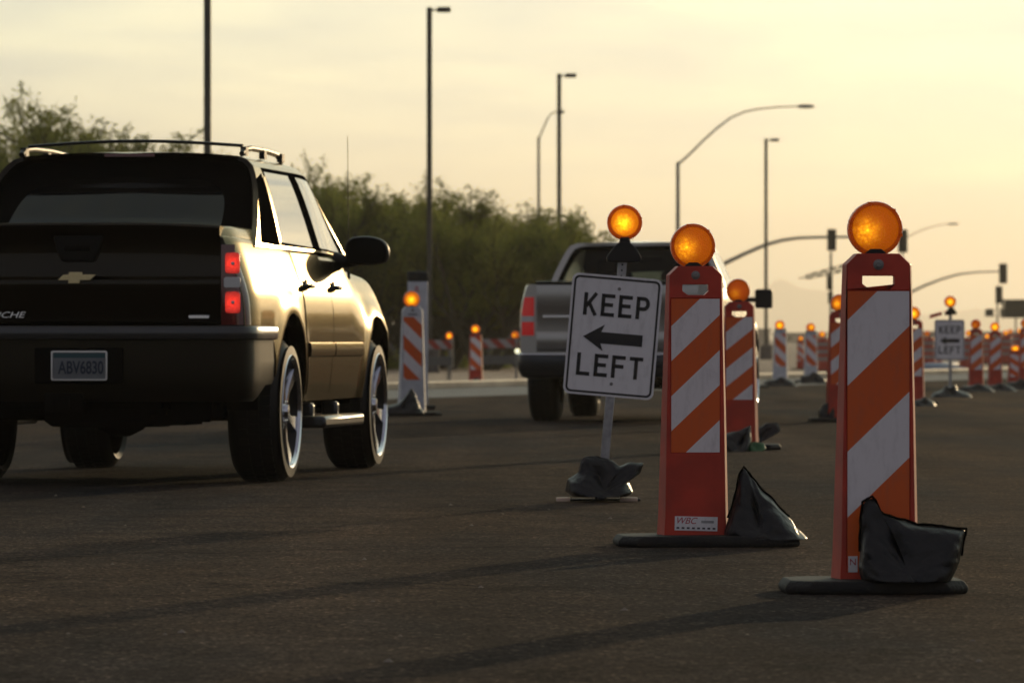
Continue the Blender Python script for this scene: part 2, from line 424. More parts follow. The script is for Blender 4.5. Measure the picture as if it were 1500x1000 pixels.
# ------------------------------------------------------------------ mesh helpers
class MB:
    def __init__(s):
        s.v, s.f, s.m = [], [], []

    def add(s, vs, fs, mi=0):
        o = len(s.v)
        s.v += [tuple(v) for v in vs]
        s.f += [tuple(i + o for i in f) for f in fs]
        s.m += [mi] * len(fs)

    def box(s, c, d, mi=0, rot=None):
        x, y, z = d[0] / 2, d[1] / 2, d[2] / 2
        vs = [Vector((a * x, b * y, e * z)) for a in (-1, 1) for b in (-1, 1) for e in (-1, 1)]
        if rot is not None:
            vs = [rot @ v for v in vs]
        vs = [v + Vector(c) for v in vs]
        s.add(vs, [(0, 1, 3, 2), (4, 6, 7, 5), (0, 4, 5, 1), (2, 3, 7, 6), (0, 2, 6, 4), (1, 5, 7, 3)], mi)

    def prism(s, poly, y0, y1, mi=0):
        n = len(poly)
        vs = [(x, y0, z) for x, z in poly] + [(x, y1, z) for x, z in poly]
        fs = [tuple(range(n)), tuple(range(2 * n - 1, n - 1, -1))]
        fs += [(i, i + n, (i + 1) % n + n, (i + 1) % n) for i in range(n)]
        s.add(vs, fs, mi)

    def slab(s, poly, z0, z1, mi=0):
        n = len(poly)
        vs = [(x, y, z0) for x, y in poly] + [(x, y, z1) for x, y in poly]
        fs = [tuple(range(n - 1, -1, -1)), tuple(range(n, 2 * n))]
        fs += [(i, (i + 1) % n, (i + 1) % n + n, i + n) for i in range(n)]
        s.add(vs, fs, mi)

    def tube(s, pts, rad, n=10, mi=0, cap=True, flat=1.0):
        pts = [Vector(p) for p in pts]
        if not isinstance(rad, (list, tuple)):
            rad = [rad] * len(pts)
        vs = []
        ref = None
        for i, p in enumerate(pts):
            d = (pts[min(i + 1, len(pts) - 1)] - pts[max(i - 1, 0)]).normalized()
            if ref is None:
                ref = Vector((0, 0, 1)) if abs(d.z) < 0.9 else Vector((1, 0, 0))
            a = d.cross(ref).normalized()
            b = d.cross(a).normalized()
            ref = -b if (-b).dot(ref) > 0 else b
            for k in range(n):
                t = 2 * math.pi * k / n
                vs.append(p + (a * math.cos(t) * flat + b * math.sin(t)) * rad[i])
        fs = []
        for i in range(len(pts) - 1):
            for k in range(n):
                fs.append((i * n + k, i * n + (k + 1) % n, (i + 1) * n + (k + 1) % n, (i + 1) * n + k))
        if cap:
            fs.append(tuple(range(n - 1, -1, -1)))
            fs.append(tuple((len(pts) - 1) * n + k for k in range(n)))
        s.add(vs, fs, mi)

    def lathe(s, prof, c=(0, 0, 0), axis='x', n=40, mi=0):
        """prof = [(radius, along)]"""
        vs, fs = [], []
        for r, a in prof:
            for k in range(n):
                t = 2 * math.pi * k / n
                u, w = r * math.cos(t), r * math.sin(t)
                p = {'x': (a, u, w), 'y': (u, a, w), 'z': (u, w, a)}[axis]
                vs.append((p[0] + c[0], p[1] + c[1], p[2] + c[2]))
        for i in range(len(prof) - 1):
            for k in range(n):
                fs.append((i * n + k, i * n + (k + 1) % n, (i + 1) * n + (k + 1) % n, (i + 1) * n + k))
        s.add(vs, fs, mi)

    def grid(s, rows, mi=0, close=False):
        nr, nc = len(rows), len(rows[0])
        vs = [p for r in rows for p in r]
        fs = [(i * nc + j, i * nc + j + 1, (i + 1) * nc + j + 1, (i + 1) * nc + j) for i in range(nr - 1) for j in range(nc - 1)]
        if close:
            fs += [(i * nc + nc - 1, i * nc, (i + 1) * nc, (i + 1) * nc + nc - 1) for i in range(nr - 1)]
        s.add(vs, fs, mi)

    def stroke(s, pts, w, y0, y1, mi=0):
        """thick polyline in the x-z plane"""
        L, Rr = [], []
        for i, p in enumerate(pts):
            p = Vector(p)
            a = (Vector(pts[i]) - Vector(pts[i - 1])).normalized() if i else None
            b = (Vector(pts[i + 1]) - Vector(pts[i])).normalized() if i < len(pts) - 1 else None
            d = (a + b).normalized() if a and b else (a or b)
            nn = Vector((-d.y, d.x))
            k = 1.0
            if a and b:
                k = 1 / max(0.5, nn.dot(Vector((-a.y, a.x))))
            L.append(p + nn * w / 2 * k); Rr.append(p - nn * w / 2 * k)
        for i in range(len(pts) - 1):
            s.prism([tuple(L[i]), tuple(L[i + 1]), tuple(Rr[i + 1]), tuple(Rr[i])], y0, y1, mi)

    def mesh(s, name):
        me = bpy.data.meshes.new(name)
        me.from_pydata(s.v, [], s.f)
        return me

    def build(s, name, mats, parent=None, smooth=35, bevel=0, subsurf=0, loc=None, rot=None, seg=2, fix=True):
        import bmesh
        me = s.mesh(name)
        if not isinstance(mats, (list, tuple)):
            mats = [mats]
        for m in mats:
            me.materials.append(m)
        me.polygons.foreach_set('material_index', s.m)
        if fix:
            b = bmesh.new(); b.from_mesh(me)
            bmesh.ops.remove_doubles(b, verts=b.verts, dist=1e-5)
            bmesh.ops.recalc_face_normals(b, faces=b.faces)
            b.to_mesh(me); b.free()
        if smooth:
            me.polygons.foreach_set('use_smooth', [True] * len(me.polygons))
            me.set_sharp_from_angle(angle=R(smooth))
        me.update()
        o = bpy.data.objects.new(name, me)
        col.objects.link(o)
        if parent:
            o.parent = parent
        if loc is not None:
            o.location = loc
        if rot is not None:
            o.rotation_euler = rot
        if bevel:
            bv = o.modifiers.new('bevel', 'BEVEL'); bv.width = bevel; bv.segments = seg; bv.limit_method = 'ANGLE'; bv.angle_limit = R(30)
        if subsurf:
            ss = o.modifiers.new('sub', 'SUBSURF'); ss.levels = subsurf; ss.render_levels = subsurf
        return o


def boolean(o, cut):
    md = o.modifiers.new('b', 'BOOLEAN'); md.operation = 'DIFFERENCE'; md.object = cut; md.solver = 'EXACT'
    dg = bpy.context.evaluated_depsgraph_get()
    me = bpy.data.meshes.new_from_object(o.evaluated_get(dg))
    o.modifiers.clear()
    me.polygons.foreach_set('use_smooth', [True] * len(me.polygons))
    me.set_sharp_from_angle(angle=R(35))
    o.data = me
    bpy.data.objects.remove(cut)


def text_mesh(name, txt, size, m, parent, loc, rot=(R(90), 0, 0), extrude=0.001, shear=0.0, sx=1.0, offset=0.0, align='CENTER'):
    c = bpy.data.curves.new(name, 'FONT')
    c.body = txt; c.size = size; c.extrude = extrude; c.shear = shear; c.align_x = align; c.align_y = 'CENTER'; c.offset = offset
    t = bpy.data.objects.new(name, c)
    col.objects.link(t)
    dg = bpy.context.evaluated_depsgraph_get()
    me = bpy.data.meshes.new_from_object(t.evaluated_get(dg))
    bpy.data.objects.remove(t)
    me.materials.clear(); me.materials.append(m)
    o = bpy.data.objects.new(name, me)
    col.objects.link(o)
    o.parent = parent; o.location = loc; o.rotation_euler = rot; o.scale = (sx, 1, 1)
    return o


def thing(name, label, cat, loc=(0, 0, 0), rotz=0, group=None, scale=1.0):
    o = bpy.data.objects.new(name, None)
    col.objects.link(o)
    o.empty_display_size = 0.3
    o.location = loc; o.rotation_euler = (0, 0, R(rotz)); o.scale = (scale,) * 3
    o['label'] = label; o['category'] = cat
    if group:
        o['group'] = group
    return o


def tag(o, label, cat, group=None):
    o['label'] = label; o['category'] = cat
    if group:
        o['group'] = group
    return o


def kind(o, k='structure'):
    o['kind'] = k
    return o


def dup(root, label, loc=None, rotz=None, group=None, scale=None):
    def cp(o, parent):
        c = o.copy(); col.objects.link(c); c.parent = parent
        for ch in o.children:
            cp(ch, c)
        return c
    kids = list(root.children)
    r = root.copy(); col.objects.link(r)
    for ch in kids:
        cp(ch, r)
    r['label'] = label
    if loc is not None:
        r.location = loc
    if rotz is not None:
        r.rotation_euler = (0, 0, R(rotz))
    if group:
        r['group'] = group
    if scale is not None:
        r.scale = scale if isinstance(scale, tuple) else (scale,) * 3
    return r


def lerp(a, b, t):
    return a + (b - a) * t


def interp(tab, v):
    if v <= tab[0][0]:
        return tab[0][1]
    for (a, x), (b, y) in zip(tab, tab[1:]):
        if v <= b:
            return lerp(x, y, (v - a) / (b - a))
    return tab[-1][1]


def smooth01(t):
    t = max(0.0, min(1.0, t))
    return t * t * (3 - 2 * t)


# ------------------------------------------------------------------ setting
def sheet(name, poly, z, m, k='structure'):
    b = MB(); b.add([(x, y, z) for x, y in poly], [tuple(range(len(poly)))])
    return kind(b.build(name, m, smooth=0, fix=False), k)


sheet('ground', [(-12000, -400), (12000, -400), (12000, 20000), (-12000, 20000)], 0.0, M['dirt'])


def Lx(Z, off=0.0):
    return -2.08 + 0.303 * (Z - 87.5) + off


ZE = 166.0
sheet('road', [(Lx(-300), -300), (700, -300), (700, ZE), (Lx(ZE), ZE)], 0.004, M['asphalt'])
sheet('concrete_lane', [(Lx(-80), -80), (Lx(-80, 4.4), -80), (Lx(ZE, 4.4), ZE), (Lx(ZE), ZE)], 0.008, M['concrete'])
b = MB()
b.slab([(Lx(-60, -0.2), -60), (Lx(-60), -60), (Lx(ZE), ZE), (Lx(ZE, -0.2), ZE)], 0.0, 0.13)
kind(b.build('kerb', M['pale_kerb'], smooth=0, bevel=0.02))
b = MB()
b.slab([(Lx(ZE, 0.3), ZE), (700, ZE), (700, ZE + 0.25), (Lx(ZE, 0.3), ZE + 0.25)], 0.0, 0.13)
kind(b.build('kerb', M['pale_kerb'], smooth=0, bevel=0.02))
sheet('pavement', [(Lx(-60, -3.6), -60), (Lx(-60, -1.4), -60), (Lx(ZE, -1.4), ZE), (Lx(ZE, -3.6), ZE)], 0.006, M['pale_kerb'])

# far hills, pale in the haze
def ridge(name, Z, pts, depth, seed):
    rows = []
    n = 90
    x0, x1 = pts[0][0], pts[-1][0]
    for j in range(9):
        v = j / 8
        row = []
        for i in range(n + 1):
            px = lerp(x0, x1, i / n)
            h = max(0, HY - interp(pts, px)) / F * Z + H
            h *= 1 + 0.10 * noise.noise(Vector((i * 0.22, seed, j * 0.3)))
            h *= math.sin(math.pi * v) ** 0.8 if 0 < v < 1 else 0
            X = (px - 750) / F * Z
            Y = Z + (v - 0.5) * depth + 60 * noise.noise(Vector((i * 0.3, j * 0.5, seed)))
            row.append((X, Y, h - 1))
        rows.append(row)
    b = MB(); b.grid(rows)
    return kind(b.build(name, M['dirt'], smooth=60))


ridge('hill', 15000, [(1020, 497), (1070, 455), (1105, 425), (1140, 408), (1175, 416), (1240, 438), (1330, 460), (1430, 452), (1560, 470), (1700, 497)], 1600, 3)
ridge('hill', 17500, [(500, 497), (700, 470), (860, 455), (1000, 440), (1100, 456), (1300, 470), (1400, 497)], 1200, 9)

# ------------------------------------------------------------------ warning lights and channelizer panels
def make_light(parent, z, r=0.089, lit=False, x=0.0):
    """round amber warning light on a black neck; origin at lens centre"""
    b = MB()
    n = 40
    b.lathe([(r, -0.018), (r, 0.018), (r * 0.97, 0.030), (r * 0.86, 0.034), (r * 0.84, 0.026)], axis='y', n=n)
    b.lathe([(r, -0.018), (r * 0.97, -0.030), (r * 0.86, -0.034), (r * 0.84, -0.026)], axis='y', n=n)
    for k in (0.25, 0.92, 0.58, 1.25, 1.58, 1.92):
        a = k * math.pi
        b.box((r * 0.945 * math.cos(a), -0.022, r * 0.945 * math.sin(a)), (0.010, 0.030, 0.010))
    ring = b.build('lens_rim', M['amber_ring'], parent, loc=(x, 0, z))
    b = MB()
    prof = [(r * 0.85, -0.026), (r * 0.7, -0.034), (r * 0.45, -0.041), (r * 0.2, -0.0445), (0.0005, -0.0455)]
    b.lathe(prof, axis='y', n=n)
    b.build('lens', M['amber_lit'] if lit else M['amber_dim'], parent, loc=(x, 0, z))
    b = MB()
    b.lathe([(a, -c) for a, c in prof], axis='y', n=n)
    b.build('rear_lens', M['amber_ring'], parent, loc=(x, 0, z))
    b = MB()
    b.prism([(x - 0.038, z - 0.9 * r - 0.003), (x + 0.038, z - 0.9 * r - 0.003), (x + 0.032, z - r + 0.012), (x + 0.018, z - r + 0.024),
             (x - 0.018, z - r + 0.024), (x - 0.032, z - r + 0.012)], -0.038, 0.036)
    b.build('light_bracket', M['black'], parent, bevel=0.004)


def make_base(parent, w=0.62, d=0.42, t=0.047, ox=0.0):
    b = MB()
    c = 0.07
    def ring(k, z):
        x, y = w / 2 * k, d / 2 * k
        cc = c
        return [(-x + ox, -y + cc, z), (-x + cc + ox, -y, z), (x - cc + ox, -y, z), (x + ox, -y + cc, z),
                (x + ox, y - cc, z), (x - cc + ox, y, z), (-x + cc + ox, y, z), (-x + ox, y - cc, z)]
    rows = [ring(0.97, 0.002), ring(1.0, 0.012), ring(1.0, t - 0.02), ring(0.95, t)]
    b.grid(rows, close=True)
    b.add(rows[-1], [tuple(range(8))]); b.add(rows[0], [tuple(range(7, -1, -1))])
    b.build('rubber_base', M['rubber'], parent, bevel=0.006)


def make_panel(name, label, body, smat, sheet_rect, lit=False, hgt=1.07, wt=0.206, wb=0.248, slot=True, base=True, sticker=None,
               bolt=True, cap=None, light_r=0.089, bw=0.62, bag=False, box_ox=0.0):
    t = thing(name, label, 'traffic panel')
    ht = hgt
    z0 = 0.045
    ch = 0.036
    def tk(z):
        return lerp(0.11, 0.05, (z - z0) / (ht - z0))
    levels = [(z0, wb / 2), (0.12, wb / 2 - 0.004), (ht * 0.5, lerp(wb, wt, 0.52) / 2), (ht - 0.035, wt / 2), (ht, wt / 2 - ch)]
    b = MB()
    rows = []
    for z, w in levels:
        k = tk(z)
        rows.append([(-w, -0.04, z), (w, -0.04, z), (w + k * 0.19, k - 0.04, z), (-w - k * 0.19, k - 0.04, z)])
    b.grid(rows, close=True)
    b.add(rows[-1], [(0, 1, 2, 3)]); b.add(rows[0], [(3, 2, 1, 0)])
    o = b.build('panel_body', body, t)
    # shallow recess that carries the sheeting
    x0, x1, za, zb = sheet_rect
    c = MB(); c.box(((x0 + x1) / 2, -0.085, (za + zb) / 2), (x1 - x0 + 0.006, 0.100, zb - za + 0.006))
    co = c.build('cutter', body)
    boolean(o, co)
    if slot:
        c = MB()
        zs = ht - 0.072
        c.prism([(-0.052, zs), (0.052, zs), (0.052, zs - 0.026), (0.036, zs - 0.042), (-0.030, zs - 0.042), (-0.052, zs - 0.026)], -0.2, 0.2)
        boolean(o, c.build('cutter', body))
    if slot:
        bv = o.modifiers.new('bevel', 'BEVEL'); bv.width = 0.005; bv.segments = 3; bv.limit_method = 'ANGLE'; bv.angle_limit = R(30)
    s = MB(); s.box((0, 0, (zb - za) / 2), (x1 - x0, 0.004, zb - za))
    s.build('striped_sheeting', smat, t, smooth=0, loc=((x0 + x1) / 2, -0.0365, za))
    if bolt:
        b = MB(); k = -0.04
        b.lathe([(0.0002, k - 0.012), (0.008, k - 0.012), (0.009, k - 0.004), (0.017, k - 0.003), (0.018, k + 0.004)], c=(0, 0, ht - 0.036), axis='y', n=16)
        b.build('bolt', M['steel'], t)
    if base:
        make_base(t, w=bw, ox=box_ox)
    if cap:
        b = MB(); b.box((0, 0, ht - 0.015), (wt + 0.008, 0.07, 0.06)); b.build('top_cap', M['black'], t, bevel=0.01)
    make_light(t, ht + light_r * 0.9, light_r, lit, x=-0.008)
    return t


M['sign_white'] = stripe_mat('sign_sheeting', (0.78, 0.75, 0.75), (0.78, 0.75, 0.75), 1.0, 0.0, 1.0)


def sheet_m(name, period, phase, slope):
    return stripe_mat(name, SHEET_O, SHEET_W, period, phase, slope)


def make_bag(name, label, outline, depth, loc, rotz=0, seed=1, m=None, up=0.0, cat='sandbag', group='black sandbags on the panel bases', wr=0.012, hem=False):
    """outline in x,z with z=0 its bottom, inflated to a lumpy pillow"""
    pts = []
    n = len(outline)
    for i in range(n):
        a, c = Vector(outline[i]), Vector(outline[(i + 1) % n])
        k = max(1, int((c - a).length / 0.013))
        for j in range(k):
            pts.append(a.lerp(c, j / k))
    cx = sum(p.x for p in pts) / len(pts)
    top = max(p.y for p in pts)
    pk = max(pts, key=lambda p: p.y)
    rows = []
    K = 20
    for j in range(K + 1):
        ph = (j / K - 0.5) * math.pi * 0.985
        sc_ = max(0.02, math.cos(ph)) ** 0.62
        if j == K // 2:
            sc_ = 1.035
        y = depth / 2 * math.sin(ph)
        row = []
        for p in pts:
            # high thin corners stay thin: less depth near the top
            kz = 1 - 0.75 * (p.y / top) ** 1.2
            x = cx + (p.x - cx) * sc_
            z = p.y * (0.25 + 0.75 * sc_) if p.y > 0.004 else 0.0
            q = Vector((x * 16, y * 16 + seed, z * 16))
            f = noise.noise(q) * wr + noise.noise(q * 2.7) * wr * 0.55
            f2 = (abs(noise.noise(Vector((x * 30 + z * 40, seed * 3, y * 8)))) - 0.2) * wr * 0.9
            ang = math.atan2(z - pk.y - 0.02, x - pk.x)
            dp = math.hypot(z - pk.y, x - pk.x)
            f2 += (abs(noise.noise(Vector((ang * 5.5, seed * 1.7, dp * 4)))) - 0.15) * wr * 2.6 * math.exp(-dp / 0.16)
            f2 += (abs(noise.noise(Vector((x * 9, seed * 2.3, z * 28)))) - 0.2) * wr * 1.1
            row.append((x + f * 0.6, y * kz + (f + f2) * (1 if z > 0.01 else 0.3), max(0.001, z + (f * 0.5 if z > 0.01 else 0))))
        rows.append(row)
    b = MB(); b.grid(rows, close=True)
    b.add(rows[0], [tuple(range(len(pts) - 1, -1, -1))]); b.add(rows[-1], [tuple(range(len(pts)))])
    o = b.build(name, m or M['bag'], subsurf=1, smooth=180, loc=(loc[0], loc[1], up))
    o.rotation_euler = (0, 0, R(rotz))
    if hem:
        mid = rows[K // 2]
        seq = [Vector(p) for p in mid if p[2] > top * 0.30]
        # start the run after the largest gap so that the seam stays one strip
        gaps = [(seq[i] - seq[i - 1]).length for i in range(len(seq))]
        g = gaps.index(max(gaps)); seq = seq[g:] + seq[:g]
        h_ = MB(); h_.tube([q + Vector((0, 0, 0.001)) for q in seq], 0.0045, 6)
        h_.build('hem', M['matte_black'], o, smooth=60)
    return tag(o, label, cat, group)


GP = 'striped channelizer panels lining the lane'
# foreground right
s1 = 452.0
z_top1 = (868 - 427) / s1; z_bot1 = (868 - 845) / s1 + 0.02
# stripes "/": band boundaries from the photo; left edge of sheet: white from 565 down to 472 and 757..664
def phase_for(z_left_low, x_left, za, period, slope, xc):
    # white starts (going up) at this height on the sheet's left edge
    v = ((z_left_low - za) - slope * (x_left - xc)) / period
    return (0.5 - v) % 1.0


per1 = 192 / s1
zl1 = (868 - 757) / s1
sm1 = sheet_m('sheeting_wide_stripes', per1, phase_for(zl1, -0.1, z_bot1, per1, 0.966, 0.0), 0.966)
g1 = G(1285, 868)
p1 = make_panel('channelizer_panel', 'closest orange striped panel, at right, a squarish black sandbag on its base',
                M['orange_body'], sm1, (-0.1, 0.1, z_bot1, z_top1), hgt=(868 - 372) / s1, bw=0.59, box_ox=-0.015)
p1.location = g1; p1.rotation_euler = (0, 0, R(2)); p1['group'] = GP
b = MB(); b.box((0, 0, 0), (0.03, 0.002, 0.052)); st = b.build('sticker', M['sign_white'], p1, smooth=0, loc=(-0.083, -0.0395, 0.095))
text_mesh('sticker_print', 'N', 0.03, M['red_print'], st, (0, -0.0015, 0.006), extrude=0.0004)

s2 = 369.5
za2, zb2 = (800 - 662) / s2, (800 - 437.7) / s2
per2 = 102.3 / s2
sm2 = sheet_m('sheeting_narrow_stripes', per2, phase_for((800 - 631) / s2, -0.096, za2, per2, 0.95, 0), 0.95)
g2 = G(1017.5, 800)
p2 = make_panel('channelizer_panel', 'orange panel with a white sticker near its foot, right of the leaning sign',
                M['orange_body'], sm2, (-0.096, 0.096, za2, zb2), hgt=(800 - 390) / s2, bw=0.72, box_ox=0.045)
p2.location = g2; p2.rotation_euler = (0, 0, R(3.5)); p2['group'] = GP
b = MB(); b.box((0, 0, 0), (0.17, 0.0015, 0.056)); st = b.build('sticker', M['sign_white'], p2, smooth=0, loc=(0.002, -0.0415, 0.092), rot=(0, R(1.5), 0))
text_mesh('sticker_logo', 'WBC', 0.036, M['red_print'], st, (-0.042, -0.0012, 0.010), extrude=0.0003, shear=0.35)
b = MB()
for k in range(8):
    b.box((-0.072 + k * 0.0205, -0.0014, -0.018), (0.011, 0.0012, 0.007))
b.build('sticker_print', M['dark_print'], st, smooth=0)
b = MB(); b.box((0.045, -0.0014, 0.008), (0.05, 0.0008, 0.010)); b.build('sticker_print', M['galv'], st, smooth=0)

# generic panels further away
smU = sheet_m('sheeting_rising_stripes', 0.27, phase_for(0.739, -0.098, 0.374, 0.27, 0.8, 0), 0.8)
smD = sheet_m('sheeting_falling_stripes', 0.30, 0.98, -0.95)
smD2 = sheet_m('sheeting_falling_wide_stripes', 0.30, 0.22, -1.0)
po = make_panel('channelizer_panel', 'orange panel with a black bag and green bottle at its foot, behind the stickered panel',
                M['orange_body'], smU, (-0.098, 0.098, 0.374, 0.985), hgt=1.10)
po.location = G(1083, 659); po['group'] = GP; po.rotation_euler = (0, 0, R(-3))
pw = make_panel('channelizer_panel', 'large white panel with orange stripes between the dark truck and the silver pickup',
                M['white_body'], smD2, (-0.098, 0.098, 0.388, 1.06), hgt=1.17, wb=0.27, slot=False)
pw.location = G(604, 609); pw['group'] = GP; pw.rotation_euler = (0, 0, R(6))
b = MB(); b.box((0, -0.0412, 1.088), (0.10, 0.001, 0.014)); b.build('maker_strip', M['dark_print'], pw, smooth=0)
pwd = make_panel('channelizer_panel', 'white panel with orange stripes right of the silver pickup, its bag spread wide',
                 M['white_body'], smD, (-0.098, 0.098, 0.33, 0.93), hgt=1.0, slot=False, cap=True)
pwd.location = G(1143, 563); pwd['group'] = GP
pod = make_panel('channelizer_panel', 'orange panel with falling stripes left of the silver pickup, in front of the barricades',
                 M['orange_body'], smD, (-0.098, 0.098, 0.30, 0.92), hgt=1.0, wb=0.25, slot=False, cap=True)
pod.location = G(697, 564); pod['group'] = GP; pod.scale = (0.93, 0.93, 0.93)
dup(pwd, 'white panel with orange stripes second right of the silver pickup, a drum behind it', G(1188, 560), 4, scale=0.97)
dup(pwd, 'white panel mostly hidden behind the orange panel with the green bottle', G(1099, 568), 0, scale=1.0)
far_o = [(1231, 618, 1.0, 2, 'orange panel partly hidden at the left edge of the closest panel'),
         (1339, 593, 0.97, -2, 'orange panel just right of the closest panel, behind it'),
         (1430, 572, 0.90, 0, 'orange panel just right of the far keep left sign'),
         (1458, 570, 0.87, 1, 'orange panel below the far pole signal, second from the far keep left sign'),
         (1503, 569, 0.92, 3, 'orange panel cut off by the right edge of the photo')]
for px, yb, s_, rz, lb in far_o:
    dup(po, lb, G(px, yb), rz, scale=s_)
dup(pod, 'short orange panel low between two taller ones at the right edge', G(1488, 568), 2, scale=(0.98, 0.98, 0.62))
dup(pod, 'small distant orange panel between the two white striped panels', G(1173, 541), 0, scale=0.78)

# white board with a dark cap, just behind the large white panel
t = thing('capped_board', 'tall white board with a dark cap behind the large white striped panel', 'marker board', G(612, 600) + Vector((0.0, 0, 0)), 3)
b = MB(); b.box((0, 0, 0.78), (0.235, 0.05, 1.44)); b.build('board', M['white_body'], t, bevel=0.012)
b = MB(); b.box((0, 0, 1.555), (0.245, 0.075, 0.12)); b.build('cap', M['black'], t, bevel=0.02)
b = MB(); b.box((0, 0, 0.03), (0.4, 0.3, 0.05)); b.build('foot', M['rubber'], t, bevel=0.01)
text_mesh('board_print', 'R', 0.10, M['red_print'], t, (-0.01, -0.028, 1.40), extrude=0.001)

# ------------------------------------------------------------------ keep left signs
def letter(b, ch, x, z, w, h, st, y0, y1):
    v = x + st / 2
    if ch in 'KEPLF':
        b.stroke([(v, z), (v, z + h)], st, y0, y1)
    if ch == 'K':
        b.stroke([(x + w - st * 0.35, z + h), (v + st * 0.2, z + h * 0.38)], st * 0.95, y0, y1)
        b.stroke([(v + w * 0.26, z + h * 0.56), (x + w - st * 0.3, z)], st * 0.95, y0, y1)
    if ch in 'EF':
        b.stroke([(x, z + h - st / 2), (x + w, z + h - st / 2)], st, y0, y1)
        b.stroke([(x, z + h * 0.52), (x + w * 0.88, z + h * 0.52)], st, y0, y1)
    if ch in 'EL':
        b.stroke([(x, z + st / 2), (x + w, z + st / 2)], st, y0, y1)
    if ch == 'P':
        r = h * 0.27
        pts = [(x, z + h - st / 2), (x + w - r, z + h - st / 2)]
        cx, cz = x + w - r, z + h - st / 2 - (r - st / 4)
        rr = r - st / 4
        for k in range(1, 9):
            a = math.pi / 2 - math.pi * k / 8
            pts.append((cx + (r - st / 2) * math.cos(a), cz + rr * math.sin(a)))
        pts.append((x, cz - rr))
        b.stroke(pts, st, y0, y1)
    if ch == 'T':
        b.stroke([(x, z + h - st / 2), (x + w, z + h - st / 2)], st, y0, y1)
        b.stroke([(x + w / 2, z), (x + w / 2, z + h)], st, y0, y1)


def rrect(w, h, r, n=6):
    out = []
    for cx, cz, a0 in ((w / 2 - r, h / 2 - r, 0), (-w / 2 + r, h / 2 - r, 90), (-w / 2 + r, -h / 2 + r, 180), (w / 2 - r, -h / 2 + r, 270)):
        for k in range(n + 1):
            a = R(a0 + 90 * k / n)
            out.append((cx + r * math.cos(a), cz + r * math.sin(a)))
    return out


